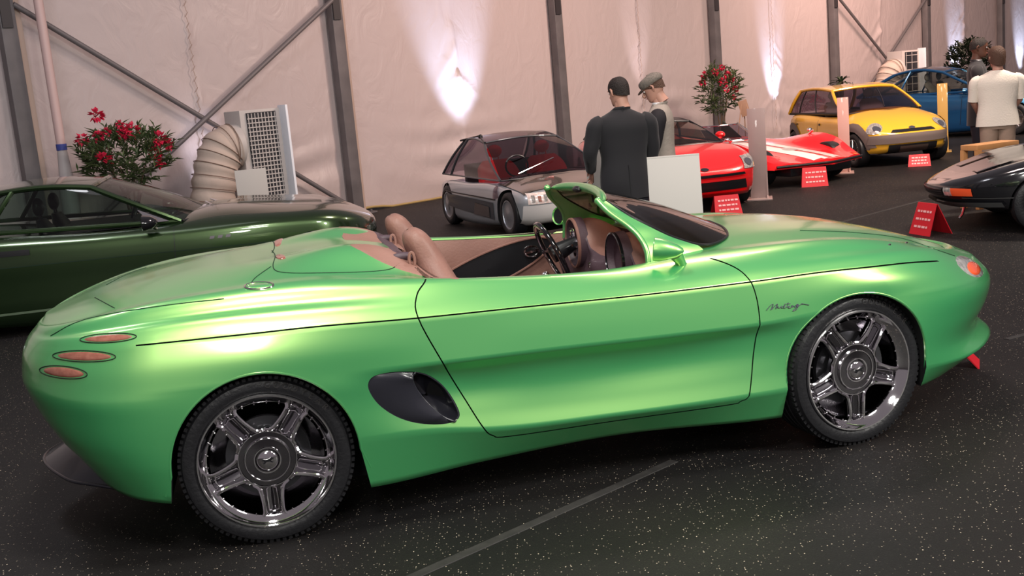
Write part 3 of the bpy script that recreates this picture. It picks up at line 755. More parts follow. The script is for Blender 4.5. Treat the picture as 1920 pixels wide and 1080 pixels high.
# ---- windscreen
def sym(c): return np.array(c, float)
def Bcur(n=40):
    half = smooth2([(1.652, .455, 1.176), (1.715, .548, 1.117), (1.80, .593, 1.06), (1.90, .612, 1.0), (2.01, .625, .955), (2.10, .60, .945), (2.23, .45, .948), (2.31, .22, .957), (2.335, 0, .962)], 8)
    return [(p.x, -p.y, p.z) for p in half] + [(p.x, p.y, p.z) for p in half[::-1][1:]]
Bq = np.array(Bcur()); nb = len(Bq); P = []
for i, q in enumerate(Bq):
    a = -1 + 2 * i / (nb - 1); sa = math.sin(a * PI / 2)
    T = np.array((1.66 + .06 * (1 - sa * sa), .45 * sa, 1.175 + .022 * (1 - sa * sa)))
    row = []
    for k in range(13):
        t = k / 12; p = T + (q - T) * t; p = p + np.array((.02, .02 * sa, .012)) * math.sin(PI * t) * np.linalg.norm(q - T) / .7
        row.append(p)
    P.append(row)
P = np.array(P); g_ = MB().grid(P); g_.grid(P - np.array((.004, 0, .003))); 
g_.build('windscreen', M_['bronzeglass'], R_, 'bronze tinted wraparound windscreen', smooth=180, fix=False)
MB().tube([tuple(p) for p in Bq + np.array((0, 0, .001))], .006, 6).build('windscreen_seal', M_['black'], R_)
hd = [(1.638 + .06 * (1 - (y / .46) ** 2), y, 1.18 + .022 * (1 - (y / .46) ** 2)) for y in np.linspace(-.46, .46, 31)]
header = MB().tube(hd, [.006 + .017 * (1 - abs(y / .46) ** 8) for y in np.linspace(-1, 1, 31) * .46], 12).build('header_rail', M_['green'], R_)
for s in (1, -1):
    E1 = smooth2([(1.61, .465, 1.18), (1.64, .53, 1.13), (1.70, .60, 1.07), (1.735, .64, 1.02), (1.75, .68, .96), (1.745, .70, .87)], 8)
    E2 = smooth2([(1.65, .462, 1.177), (1.715, .55, 1.118), (1.80, .595, 1.06), (1.90, .615, 1.0), (2.01, .63, .952), (2.06, .66, .88)], 8)
    P = []
    for p, q in zip(E1, E2):
        P.append([(p.x + (q.x - p.x) * t, s * (p.y + (q.y - p.y) * t + .006 * math.sin(PI * t) * min(1, (q - p).length / .2)), p.z + (q.z - p.z) * t) for t in np.linspace(0, 1, 9)])
    P = np.array(P); b_ = MB(); b_.grid(P); b_.grid(P - np.array((0, s * .016, .003)))
    pil = b_.build('windscreen_pillar', M_['green'], R_, smooth=180, fix=False)
    MB().tube([(p.x, s * p.y, p.z) for p in E1], [.016 - .004 * i / len(E1) for i in range(len(E1))], 10).build('pillar_edge', M_['green'], pil)
    MB().ball((1.61, s * .463, 1.181), .0185, 12, 8).build('corner_cap', M_['green'], pil)
    # door mirror
    mb_ = MB().lathe([(.001, .125), (.012, .12), (.028, .095), (.042, .055), (.050, .025), (.052, 0), (.049, -.004), (.044, .004)], 28, (0, 0, 0), 'x')
    mb_.xf(Matrix.Translation((1.745, s * .80, .985)) @ Matrix.Rotation(math.radians(8), 4, 'Y') @ Matrix.Rotation(math.radians(25 * s), 4, 'Z'))
    mir = mb_.build('door_mirror', M_['green'], R_)
    MB().lathe([(.001, .002), (.046, .002)], 28, (0, 0, 0), 'x').xf(Matrix.Translation((1.747, s * .80, .985)) @ Matrix.Rotation(math.radians(8), 4, 'Y') @ Matrix.Rotation(math.radians(25 * s), 4, 'Z')).build('mirror_glass', M_['black'], mir)
    MB().tube([(1.84, s * .80, .95), (1.86, s * .79, .92), (1.87, s * .775, .89)], [.03, .022, .03], 10).build('mirror_stalk', M_['green'], mir)
MB().ball((1.668, .085, 1.193), (.020, .050, .017), 16, 10).build('header_slot', M_['black'], header)
MB().tube([(1.72, 0, 1.165), (1.725, 0, 1.13)], .006, 6).build('mirror_stem', M_['black'], header)

# ---- lower rear diffuser lip, seen under the tail
P = [[(-.74, -.62, .30), (-.70, -.62, .22), (-.6, -.60, .17)], [(-.90, -.45, .30), (-.86, -.45, .21), (-.7, -.45, .16)], [(-.96, 0, .30), (-.92, 0, .20), (-.75, 0, .15)], [(-.90, .45, .30), (-.86, .45, .21), (-.7, .45, .16)], [(-.74, .62, .30), (-.70, .62, .22), (-.6, .60, .17)]]
Lp = smooth2([(-.50, -.66, .22), (-.68, -.54, .235), (-.84, -.38, .24), (-.99, 0, .25), (-.84, .38, .24), (-.68, .54, .235), (-.50, .66, .22)], 6)
Up = smooth2([(-.45, -.62, .27), (-.60, -.52, .29), (-.72, -.36, .33), (-.82, 0, .38), (-.72, .36, .33), (-.60, .52, .29), (-.45, .62, .27)], 6)
MB().grid([[tuple(p) for p in Lp], [tuple(q + (p - q) * .5 + Vector((.03, 0, 0))) for p, q in zip(Lp, Up)], [tuple(q + Vector((.04, 0, 0))) for q in Up]]).tube(Lp, .007, 6).build('rear_diffuser', M_['charcoal'], R_, smooth=180, fix=False)

# ---- wheels
def letter_ring(txt, rad, a0, step, y, size, m, parent):
    for i, ch in enumerate(txt):
        if ch == ' ': continue
        cu = bpy.data.curves.new('t', 'FONT'); cu.body = ch; cu.size = size; cu.extrude = .0012; cu.align_x = 'CENTER'
        o = bpy.data.objects.new('t', cu); COL.objects.link(o)
        me = bpy.data.meshes.new_from_object(o.evaluated_get(bpy.context.evaluated_depsgraph_get())); bpy.data.objects.remove(o)
        a = a0 - step * i
        T = Matrix.Rotation(-(a - PI / 2), 4, 'Y') @ Matrix.Translation((0, y, rad)) @ Matrix.Rotation(PI / 2, 4, 'X')
        me.transform(T); me.materials.append(m); new_obj('tyre_letter', me, parent)

def make_wheel(detail=True):
    r0, r1 = .345, .272
    tp = [(r1 - .006, .02), (r1, -.004), (r1 + .012, -.012), (r1 + .035, -.016), (r1 + .055, -.010), (r0 - .010, .006), (r0 - .002, .020)]
    for k in range(5):
        y = .032 + k * .042; tp += [(r0, y), (r0, y + .030), (r0 - .008, y + .033), (r0 - .008, y + .039)]
    tp += [(r0 - .002, .235), (r0 - .012, .25), (r1 + .03, .262), (r1, .255), (r1 - .006, .24)]
    rim = MB().lathe([(r1 + .004, -.010), (r1, -.018), (r1 - .006, -.018), (r1 - .012, -.010), (r1 - .030, .018), (r1 - .036, .022), (r1 - .038, .03), (r1 - .045, .20)], 72).build('wheel', M_['chrome'], None, smooth=35)
    root = rim
    ty = MB().lathe(tp, 72).build('tyre', M_['tyre'], root, smooth=35)
    tb = MB()
    for k in range(84):                                              # shoulder tread blocks
        a = 2 * PI * k / 84; R3 = Matrix.Rotation(a, 3, 'Y')
        tb.box(R3 @ Vector((0, .016, r0 - .006)), (.015, .024, .014), R3)
    tb.build('tread_blocks', M_['tyre'], root, kind='stuff')
    m = mat('tyre_letter_rubber', (.035, .033, .033), .35) if 'tl' not in M_ else M_['tl']; M_['tl'] = m
    letter_ring('GOODYEAR', .302, PI / 2 - .12, .115, -.0155, .036, m, root)
    # barrel and lip
    # inner barrel, brake disc, caliper
    MB().lathe([(r1 - .046, .03), (r1 - .05, .21), (.05, .215)], 48).build('rim_barrel', M_['darkchrome'], root)
    MB().lathe([(.06, .075), (.165, .075), (.165, .10), (.06, .10)], 48, close=True).build('brake_disc', M_['brake'], root)
    cl = MB(); 
    for a in np.linspace(.1, .75, 8): cl.box((.155 * math.cos(a), .085, .155 * math.sin(a)), (.034, .07, .07), Matrix.Rotation(-a, 3, 'Y'))
    cl.build('brake_caliper', M_['brake'], root)
    # spider: five double-ridged spokes round a dished hub
    hub = MB().lathe([(.001, .012), (.045, .012), (.050, .006), (.085, .010), (.094, .018), (.112, .020), (.118, .028), (.118, .06), (.05, .07)], 60).build('hub_plate', M_['darkchrome'], root, smooth=35)
    for k in range(5):
        a = PI * 1.5 + 2 * PI * k / 5; Rk = Matrix.Rotation(-(a - PI / 2), 4, 'Y')
        web = MB()
        prof = [(.095, .055), (.12, .046), (.16, .040), (.20, .038), (.238, .040)]
        P = []
        for r, hw in prof: P.append([(-hw, .030, r), (-hw * .9, .026, r), (-hw * .3, .032, r), (0, .040, r), (hw * .3, .032, r), (hw * .9, .026, r), (hw, .030, r), (hw * .95, .055, r), (-hw * .95, .055, r)])
        web.grid(P, closev=True); web.xf(Rk)
        wo = web.build('spoke', M_['darkchrome'], root, smooth=35)
        for s in (1, -1):
            pts = smooth2([(s * .072, .028, .098), (s * .048, .020, .115), (s * .040, .016, .145), (s * .036, .014, .185), (s * .037, .018, .222), (s * .050, .026, .240)], 4)
            rd = MB().tube(pts, [.0055] + [.0085] * (len(pts) - 2) + [.006], 8).xf(Rk); rd.build('spoke_ridge', M_['chrome'], root)
        sl = MB().tube([(-.018, .026, .125), (-.020, .023, .16), (-.020, .025, .215), (0, .027, .222), (.020, .025, .215), (.020, .023, .16), (.018, .026, .125), (0, .028, .117)], .003, 6, closed=True).xf(Rk)
        sl.build('spoke_slot', M_['chrome'], root)
    for r, y, t in ((.115, .018, .003), (.088, .008, .003), (.052, .004, .004)):
        MB().tube([(r * math.cos(q), y, r * math.sin(q)) for q in [2 * PI * i / 48 for i in range(48)]], t, 6, closed=True).build('hub_ring', M_['chrome'], root)
    cap = MB().lathe([(.001, -.006), (.034, -.004), (.042, .002), (.045, .012)], 36).build('centre_cap', M_['chrome'], root)
    # running horse emblem in front of three bars
    em = MB()
    em.prism([(-.024, .004), (-.016, .010), (-.006, .007), (.006, .008), (.014, .014), (.021, .013), (.026, .006), (.019, .007), (.014, .001), (.022, -.006), (.017, -.008), (.008, -.002), (-.004, -.002), (-.012, -.010), (-.020, -.008), (-.013, -.004), (-.016, .003)], -.012, -.006)
    em.build('emblem', M_['black'], root)
    bolts = MB()
    for k in range(30):
        a = 2 * PI * k / 30; bolts.ball((.232 * math.cos(a), .020, .232 * math.sin(a)), .004, 6, 4)
    bolts.build('rim_bolts', M_['chrome'], root, kind='stuff')
    return root
def copy_tree(o, parent=None):
    c = o.copy(); COL.objects.link(c); c.parent = parent
    for ch in list(o.children): copy_tree(ch, c)
    return c
proto = make_wheel(); bpy.context.view_layer.update()
for i, (c, y, rz) in enumerate(((RW, -.90, 0), (FW, -.895, math.radians(8)), (RW, .90, PI), (FW, .895, PI + math.radians(8)))):
    o = proto if i == 0 else copy_tree(proto)
    o.parent = R_; o.matrix_local = Matrix.Translation((c[0], y, c[1])) @ Matrix.Rotation(rz, 4, 'Z')
body.parent = R_
# ------------------------------------------------------------------ generic pieces for the other display cars
def make_body(name, paint, root, L0, L1, w, zb, zmid, zs, ztop, inner=None, nr=2.6, nf=2.2, ar=.5, af=.6, wheels=(), r=.31, NM=70, wellr=None, mir_seg=4):
    """rear end L0, nose L1; w, zs (shoulder), ztop (centre line) are keys over x"""
    def mul(k, f): return [(x, v * f) for x, v in k]
    def mixk(a, b_, t):
        xs = sorted({x for x, _ in a} | {x for x, _ in b_}); return [(x, float(nspline(a, x)) * (1 - t) + float(nspline(b_, x)) * t) for x in xs]
    b0 = [(L0, zb + .10), (L0 + .5, zb), (L1 - .5, zb), (L1, zb + .06)]
    mid = [(L0, zmid), (L1, zmid)]
    inn = inner if inner is not None else mixk(zs, ztop, .55)
    rows = [(L0 + .12, L1 - .15, ar, af, nr, nf, K('0:0'), b0), (L0 + .12, L1 - .15, ar, af, nr, nf, mul(w, .6), b0),
            (L0 + .05, L1 - .07, ar, af, nr, nf, mul(w, .96), [(x, z + .02) for x, z in b0]),
            (L0 + .01, L1 - .01, ar, af, nr, nf, w, mid),
            (L0, L1, ar, af, nr, nf, w, mixk(mid, zs, .55)),
            (L0 + .01, L1 - .02, ar, af, nr, nf, mul(w, .975), mixk(mid, zs, .86)),
            (L0 + .03, L1 - .06, ar, af, nr, nf, mul(w, .90), zs),
            (L0 + .05, L1 - .10, ar * .9, af * .9, nr, nf, mul(w, .72), inn),
            (L0 + .06, L1 - .12, ar * .6, af * .6, 2, 2, mul(w, .38), mixk(inn, ztop, .85)),
            (L0 + .06, L1 - .13, .1, .1, 2, 2, K('0:0'), ztop)]
    o = solid_body(rows, [2, 2, 3, mir_seg, 4, 3, 5, 4, 3], name=name, mats=(paint,), NM=NM)
    rf = o.data.copy()
    bvh = BVHTree.FromPolygons([v.co for v in rf.vertices], [tuple(p.vertices) for p in rf.polygons])
    if wheels:
        b = MB()
        for cx in wheels:
            for sy in (-1, 1):
                q = arch((cx, r), wellr or r + .03, .02, .55 * sy, 1.2 * sy); b.add(q.v, q.f)
        cut(o, b, M_['under']); restore_normals(o, rf)
    o.parent = root
    return o, bvh

def ray_patch(bvh, u, v, axis, off=.004, start=6):
    """rectangular or traced patch laid on a body. u, v: 2D arrays of coordinates on the plane seen along axis ('-x','x','-y','y','-z')"""
    U, V = np.asarray(u, float), np.asarray(v, float); P = np.zeros(U.shape + (3,))
    dirs = {'-x': Vector((-1, 0, 0)), 'x': Vector((1, 0, 0)), 'y': Vector((0, 1, 0)), '-y': Vector((0, -1, 0)), '-z': Vector((0, 0, -1))}
    d = dirs[axis]
    for i in range(U.shape[0]):
        for j in range(U.shape[1]):
            a, b_ = U[i, j], V[i, j]
            o = Vector((a, b_, 0)) if axis == '-z' else (Vector((0, a, b_)) if 'x' in axis else Vector((a, 0, b_)))
            l, n, q, dd = bvh.ray_cast(o - d * start, d)
            if l is None:
                l, n, q, dd = bvh.find_nearest(o - d * 2); 
            P[i, j] = l + n * off
    return P
def blob(c, a, b_, rot=0, nr=4, nt=20, sq=1.0):
    U = np.zeros((nr + 1, nt + 1)); V = U.copy()
    for k in range(nr + 1):
        for q in range(nt + 1):
            t = 2 * PI * q / nt; x = a * (k / nr) * math.copysign(abs(math.cos(t)) ** sq, math.cos(t)); y = b_ * (k / nr) * math.copysign(abs(math.sin(t)) ** sq, math.sin(t))
            U[k, q] = c[0] + x * math.cos(rot) - y * math.sin(rot); V[k, q] = c[1] + x * math.sin(rot) + y * math.cos(rot)
    return U, V
def quad(p00, p10, p11, p01, n=8, m=6):
    U = np.zeros((n + 1, m + 1)); V = U.copy()
    for i in range(n + 1):
        for j in range(m + 1):
            s, t = i / n, j / m
            for k, (A) in enumerate((p00, p10, p11, p01)):
                w_ = ((1 - s) * (1 - t), s * (1 - t), s * t, (1 - s) * t)[k]; U[i, j] += A[0] * w_; V[i, j] += A[1] * w_
    return U, V
def lay(bvh, uv, axis, name, m, root, off=.004, mirror=False, label=None, **k):
    P = ray_patch(bvh, uv[0], uv[1], axis, off); o = MB().grid(P).build(name, m, root, label, smooth=80, **k)
    if mirror: MB().grid(P * [1, -1, 1]).build(name, m, root, label, smooth=80, **k)
    return o
def simple_wheel(root, cx, y, r, m_rim, spokes=5, steer=0, disc=False, rim_r=None, wd=.19):
    rr = rim_r or r * .66; s = -1 if y < 0 else 1
    T = Matrix.Translation((cx, y, r)) @ Matrix.Rotation((0 if s < 0 else PI) + steer, 4, 'Z')
    ty = MB().lathe([(rr, .0), (rr + .01, -.008), (r - .03, -.008), (r - .006, .008), (r, .03), (r, wd - .03), (r - .01, wd), (rr, wd)], 40).xf(T).build('wheel', M_['tyre'], root, smooth=40)
    MB().lathe([(rr, -.004), (rr - .012, -.004), (rr - .022, .012), (rr - .03, .10), (.03, .11)], 36).xf(T).build('rim', m_rim, ty)
    if disc:
        MB().lathe([(.001, -.006), (rr * .35, -.002), (rr * .8, .008), (rr * .93, .004)], 32).xf(T).build('wheel_cover', m_rim, ty)
    else:
        for k in range(spokes):
            a = 2 * PI * k / spokes + .3; b_ = MB().tube([(0, .012, 0), (rr * .5 * math.cos(a), .006, rr * .5 * math.sin(a)), (rr * .95 * math.cos(a), .014, rr * .95 * math.sin(a))], [.03, .02, .024], 6, flat=.6).xf(T).build('spoke', m_rim, ty)
        MB().lathe([(.001, -.004), (.03, -.002), (.04, .012)], 20).xf(T).build('hub_cap', m_rim, ty)
    return ty

def cabin(root, cowl, tf, tr, bk, gl, frame, roofm, splits=(0, .5, 1), bow_c=.18, bow_t=.08, bow_b=.10, bulge=.05, rt=.022, roof_h=.035, roof_glass=None, side_drop=0, pillar=.02, side_frame=None, ws_gl=None):
    """greenhouse. cowl, tf (roof front), tr (roof rear), bk (base of rear screen): (x, half width, z)"""
    def arc(p, bow, n=17, crown=.0): return np.array([(p[0] + bow * (1 - (y / 1.0) ** 2), p[1] * y, p[2] + crown * (1 - y * y)) for y in np.linspace(-1, 1, n)])
    C, F_, Rr, Bk = arc(cowl, bow_c, crown=.01), arc(tf, bow_t, crown=roof_h), arc(tr, -bow_b * .5, crown=roof_h), arc(bk, -bow_b, crown=.01)
    def ruled(A, B, n=9, bl=0, nrm=(0, 0, 1), fr=(0, 1)):
        P = []
        for k in range(n): t = fr[0] + (fr[1] - fr[0]) * k / (n - 1); P.append(A + (B - A) * t + np.array(nrm) * bl * math.sin(PI * t))
        return np.array(P)
    ws = MB().grid(ruled(C, F_, 9, bulge * .6, (.5, 0, .8))).build('windscreen', ws_gl or gl, root, smooth=180, fix=False)
    MB().grid(ruled(F_, Rr, 13, bulge * 1.0)).build('roof', roof_glass or roofm, root, smooth=180, fix=False)
    MB().grid(ruled(Bk, Rr, 9, bulge * .6, (-.5, 0, .8))).build('rear_screen', gl, root, smooth=180, fix=False)
    for s, e in ((-1, 0), (1, -1)):
        c0, f0, r0, b0 = C[e], F_[e], Rr[e], Bk[e]
        def sp(u, v):                 # u along, v up
            lo = b0 + (c0 - b0) * u; hi = r0 + (f0 - r0) * u
            return lo + (hi - lo) * v + np.array((0, s * bulge * .7 * math.sin(PI * v * .9), 0)) + np.array((0, 0, bulge * .8 * math.sin(PI * u) * v))
        for i in range(len(splits) - 1):
            u0, u1 = splits[i] + .012, splits[i + 1] - .012
            P = [[sp(u0 + (u1 - u0) * a / 10, .02 + .95 * b_ / 8) for b_ in range(9)] for a in range(11)]
            MB().grid(P).build('side_window', gl, root, smooth=180, fix=False)
        sf = side_frame or frame
        for i, u in enumerate(splits):
            if i in (0, len(splits) - 1): continue
            MB().tube([sp(u, v) for v in np.linspace(0, 1, 9)], pillar, 8).build('pillar', sf, root)
        MB().tube([sp(1, v) for v in np.linspace(0, 1, 9)], rt, 8).build('front_pillar', frame, root)
        MB().tube([sp(0, v) for v in np.linspace(0, 1, 9)], rt * 1.2, 8).build('rear_pillar', frame, root)
        MB().tube([sp(u, 1) for u in np.linspace(0, 1, 15)], rt, 8).build('roof_rail', frame, root)
        MB().tube([sp(u, 0) for u in np.linspace(0, 1, 15)], rt * .8, 8).build('belt_moulding', sf, root)
    MB().tube(list(F_), rt * .9, 8).build('screen_header', frame, root)
    MB().tube(list(C + np.array((.01, 0, .0))), .012, 6).build('cowl_seal', M_['black'], root)
    return C, F_, Rr, Bk
def car_seat(root, x, y, z, m, h=.55, w_=.24, name='seat', head=True):
    P = []
    for xx, zz, hw, ht in ((x, z, w_, .07), (x - .05, z + .25, w_, .07), (x - .11, z + h * .8, w_ * .9, .06), (x - .14, z + h, w_ * .6, .035)):
        P.append([(xx + ht * math.sin(t), y + hw * math.copysign(abs(math.cos(t)) ** .7, math.cos(t)), zz) for t in [2 * PI * k / 18 for k in range(18)]])
    G = smooth_rows(np.array(P), [3, 3, 3]); b_ = MB().grid(G, closev=True); n = len(b_.v); b_.f += [tuple(range(18)), tuple(range(n - 18, n))[::-1]]
    s_ = b_.build(name, m, root)
    if head: MB().ball((x - .15, y, z + h + .11), (.05, .11, .085), 14, 8).tube([(x - .14, y - .05, z + h - .02), (x - .15, y - .05, z + h + .08)], .008, 6).tube([(x - .14, y + .05, z + h - .02), (x - .15, y + .05, z + h + .08)], .008, 6).build('head_rest', m, root)
    return s_
def mirror_(root, p, m, s=1, size=1.0):
    b_ = MB().lathe([(.001, .11 * size), (.03 * size, .10 * size), (.06 * size, .06 * size), (.072 * size, .0), (.066 * size, -.005)], 20, (0, 0, 0), 'x'); b_.xf(Matrix.Translation(p) @ Matrix.Diagonal((1, 1.35, .85, 1)))
    b_.tube([(p[0] + .05, p[1], p[2] - .03), (p[0] + .09, p[1] - s * .10, p[2] - .06)], .018, 8).build('door_mirror', m, root)
def rad(d): return math.radians(d)

M_['duskglass'] = glass('dusk_glass', (.20, .16, .18))
M_['greenglass'] = glass('green_tint_glass', (.36, .44, .40))
# ================================================= A  dark green coupe, left
DG = flake_paint('dark_green_paint', (.006, .018, .006), (.07, .13, .035), .45, .25, .28)
A = thing('dark_green_coupe', 'very dark green two-door coupe parked behind the roadster tail at the left edge', 'car', (-4.72, 10.15, 0), rad(11.5))
ab, abv = make_body('body', DG, A, -1.35, 3.50, K('-1.1:.86 0:.93 1.3:.92 2.6:.93 3.5:.84'), .19, .45, K('-1.1:.80 0:.85 1.0:.81 1.7:.80 2.6:.80 3.2:.75 3.5:.65'), K('-1.1:.88 -.3:.90 .4:.84 1.4:.82 1.8:.90 2.6:.88 3.2:.79 3.5:.65'), wheels=(-.45, 2.86), r=.31, wellr=.325)
cabin(A, (1.72, .76, .835), (.98, .58, 1.20), (.05, .56, 1.205), (-.62, .66, .92), M_['greenglass'], DG, DG, splits=(0, .30, 1), bow_c=.28, bulge=.05, rt=.026, pillar=.022, roof_h=.05)
car_seat(A, .62, -.36, .50, M_['black'], .45); car_seat(A, .62, .36, .50, M_['black'], .45); car_seat(A, -.1, 0, .5, M_['black'], .4, .5, 'rear_bench', False)
MB().box((.9, 0, .825), (2.1, 1.36, .012)).build('cabin_floor', M_['black'], A)
for s in (1, -1): mirror_(A, (1.42, s * .99, .87), M_['blackgloss'], s, 1.15)
MB().grid([[(1.46, -.785, .85), (1.62, -.785, .85)], [(1.36, -.75, .97), (1.37, -.75, .97)]]).build('quarter_trim', M_['chrome'], A)
ring = [(1.05 + .18 * math.cos(t), .36 + .0, .98) for t in (0,)]
MB().tube([(1.22 + .06 * math.cos(2 * PI * k / 24), .36 + .17 * math.sin(2 * PI * k / 24), .93 + .14 * math.cos(2 * PI * k / 24)) for k in range(24)], .012, 6, closed=True).build('steering_wheel', M_['black'], A)
for sy in (-1, 1):
    ax = 'y' if sy < 0 else '-y'
    P = ray_patch(abv, *quad((-.7, .615), (3.2, .57), (3.2, .577), (-.7, .622), 40, 1), ax, .003); MB().grid(P).build('waist_crease', M_['gap'], A, smooth=80)
    P = ray_patch(abv, *quad((.22, .705), (.46, .70), (.46, .745), (.22, .75), 6, 3), ax, .012); MB().grid(P).build('door_handle', M_['black'], A, smooth=80)
    P = ray_patch(abv, *quad((-.3, .20), (2.2, .20), (2.2, .22), (-.3, .22), 40, 1), ax, .006); MB().grid(P).build('sill_strip', mat('sill_green', (.10, .14, .09), .3), A, smooth=80)
    for x0, x1 in ((.12, .12), (1.62, 1.66)):
        P = ray_patch(abv, *quad((x0, .28), (x0 + .006, .28), (x1 + .006, .84), (x1, .84), 1, 16), ax, .002); MB().grid(P).build('door_gap', M_['black'], A, smooth=80)
    for k in range(3): P = ray_patch(abv, *quad((1.95 + .07 * k, .665), (1.99 + .07 * k, .665), (2.0 + .07 * k, .69), (1.96 + .07 * k, .69), 2, 2), ax, .004); MB().grid(P).build('wing_vent', M_['chrome'], A, smooth=80)
lay(abv, quad((2.2, -.18), (3.0, -.16), (3.0, .16), (2.2, .18)), '-z', 'hood_scoop', DG, A, .03)
wip = MB(); wip.tube([(2.02, -.50, .86), (1.98, -.15, .90), (1.90, .05, .93)], .008, 6).tube([(2.05, .05, .88), (2.0, .35, .90), (1.92, .5, .92)], .008, 6); wip.build('wipers', M_['chrome'], A)
MB().box((1.99, -.35, .862), (.10, .5, .02)).build('cowl_vent', M_['black'], A)
AL = mat('alloy', (.55, .54, .55), .25, 1)
for cx in (-.45, 2.86):
    for y in (-.91, .91): simple_wheel(A, cx, y, .31, AL)

# ================================================= B  grey wedge concept
GREY = mat('silver_grey_paint', (.48, .50, .53), .3, .4, coat=1); BRN = mat('bronze_hood_panel', (.085, .068, .052), .18, .3, coat=1)
REDS = mat('red_upholstery', (.80, .02, .025), .6, sheen=.3); PGREY = mat('dark_grey_cladding', (.06, .062, .07), .35, coat=.3)
Bc_ = thing('wedge_city_car', 'small silver and bronze wedge-shaped glass-topped car with red seats against the tent wall', 'car', (-.07, 15.2, 0), rad(-68))
bb, bbv = make_body('body', GREY, Bc_, -.62, 2.62, K('-.62:.66 0:.75 1.2:.76 2.2:.75 2.6:.72'), .14, .36, K('-.62:.55 0:.60 .8:.60 1.4:.62 1.9:.60 2.3:.56 2.6:.53'), K('-.62:.5 0:.52 .8:.5 1.3:.52 1.75:.70 2.1:.64 2.6:.56'), nr=3.5, nf=5, ar=.4, af=.35, wheels=(0, 2.12), r=.27, wellr=.30)
cabin(Bc_, (1.86, .70, .66), (.95, .50, 1.09), (.15, .46, 1.12), (-.52, .60, .66), M_['smokeglass'], PGREY, PGREY, splits=(0, .16, 1), bow_c=.12, bulge=.05, rt=.014, roof_glass=M_['smokeglass'], pillar=.018, ws_gl=M_['duskglass'])
lay(bbv, quad((1.72, -.69), (2.50, -.68), (2.50, .68), (1.72, .69), 10, 14), '-z', 'bronze_hood', BRN, Bc_, .012)
for sy in (-1, 1):
    ax = 'y' if sy < 0 else '-y'
    lay(bbv, quad((.10, .27), (1.72, .19), (1.72, .40), (.02, .44), 16, 5), ax, 'lower_door', PGREY, Bc_, .010)
    lay(bbv, quad((1.05, .22), (1.60, .21), (1.60, .34), (1.12, .37), 10, 5), ax, 'sill_chrome', M_['chrome'], Bc_, .02)
    P = ray_patch(bbv, *quad((-.1, .46), (1.8, .43), (1.8, .445), (-.1, .475), 30, 1), ax, .006); MB().grid(P).build('waist_line', M_['black'], Bc_, smooth=80)
    P = ray_patch(bbv, *quad((.02, .2), (.035, .2), (.0, .58), (-.02, .58), 1, 10), ax, .004); MB().grid(P).build('door_gap', M_['black'], Bc_, smooth=80)
    lay(bbv, quad((1.74, .44), (1.92, .47), (1.86, .58), (1.76, .60)), ax, 'corner_light', M_['smokeglass'], Bc_, .012)
LG = mat('lit_lamp_glass', (.9, .85, .8), .15, coat=1, var=(30, (.75, .55, .5)))
for s in (-1, 1):
    uv = quad((s * .66, .41), (s * .40, .41), (s * .40, .53), (s * .66, .53)); lay(bbv, uv, '-x', 'head_lamp', LG, Bc_, .01)
    for k in range(3): uv = quad((s * (.62 - .07 * k), .435), (s * (.585 - .07 * k), .435), (s * (.585 - .07 * k), .505), (s * (.62 - .07 * k), .505)); lay(bbv, uv, '-x', 'lamp_cell', M_['redlens'] if k == 1 else M_['lampglass'], Bc_, .016)
lay(bbv, quad((-.70, .17), (.70, .17), (.70, .40), (-.70, .40), 16, 6), '-x', 'front_bumper', mat('pale_bumper', (.72, .68, .66), .3, coat=.5), Bc_, .02)
for z in (.44, .49): lay(bbv, quad((-.36, z), (.36, z), (.36, z + .022), (-.36, z + .022), 10, 2), '-x', 'grille_slot', M_['black'], Bc_, .012)
lay(bbv, quad((-.70, .10), (.70, .10), (.70, .17), (-.70, .17), 16, 3), '-x', 'chin_strip', PGREY, Bc_, .024)
for y in (-.34, .34): car_seat(Bc_, .98, y, .44, REDS, .42, .29); 
MB().box((1.22, -.34, .56), (.45, .5, .14)).build('seat_cushion', REDS, Bc_, bevel=.04); MB().box((1.22, .34, .56), (.45, .5, .14)).build('seat_cushion', REDS, Bc_, bevel=.04)
MB().box((.25, 0, .66), (.1, 1.1, .3)).build('rear_bulkhead', M_['black'], Bc_, bevel=.02)
MB().tube([(1.55, -.34 + .15 * math.cos(2 * PI * k / 20), .80 + .13 * math.sin(2 * PI * k / 20)) for k in range(20)], .012, 6, closed=True).build('steering_wheel', M_['black'], Bc_)
MB().tube([(.10, -.52, 1.12), (.5, -.40, 1.17), (1.0, -.52, 1.10)], .014, 6).ball((.6, -.42, 1.165), .03).build('roof_hinge', M_['black'], Bc_)
MB().tube([(1.95, -.5, .73), (1.80, -.1, .82), (1.7, .1, .86)], .007, 6).build('wiper', M_['chrome'], Bc_)
for cx in (0, 2.12):
    for y in (-.745, .745): simple_wheel(Bc_, cx, y, .27, mat('pale_cover', (.5, .52, .56), .3, .8) if 'pale_cover' not in bpy.data.materials else bpy.data.materials['pale_cover'], disc=True, wd=.15)

# ================================================= C  bright red hatch
RED = mat('bright_red_paint', (.78, .010, .014), .28, coat=1)
Cc = thing('red_coupe', 'bright red low coupe with a wide black lower grille, right behind the white sign board', 'car', (1.98, 16.82, 0), rad(-80)); Cc.scale = (1, .94, 1)
cb, cbv = make_body('body', RED, Cc, -.75, 3.25, K('-.75:.70 0:.85 1.3:.84 2.5:.86 3.1:.80'), .16, .42, K('-.75:.82 0:.86 1.0:.78 1.6:.76 2.5:.74 3.0:.62 3.25:.50'), K('-.75:.85 .2:.88 1.0:.76 1.5:.78 2.2:.80 2.8:.68 3.25:.50'), wheels=(0, 2.5), r=.31, nf=2.8, af=.5)
cabin(Cc, (2.0, .76, .79), (1.15, .60, 1.07), (.2, .55, 1.09), (-.45, .62, .88), M_['bronzeglass'], M_['black'], M_['black'], splits=(0, .4, 1), bulge=.04, rt=.016)
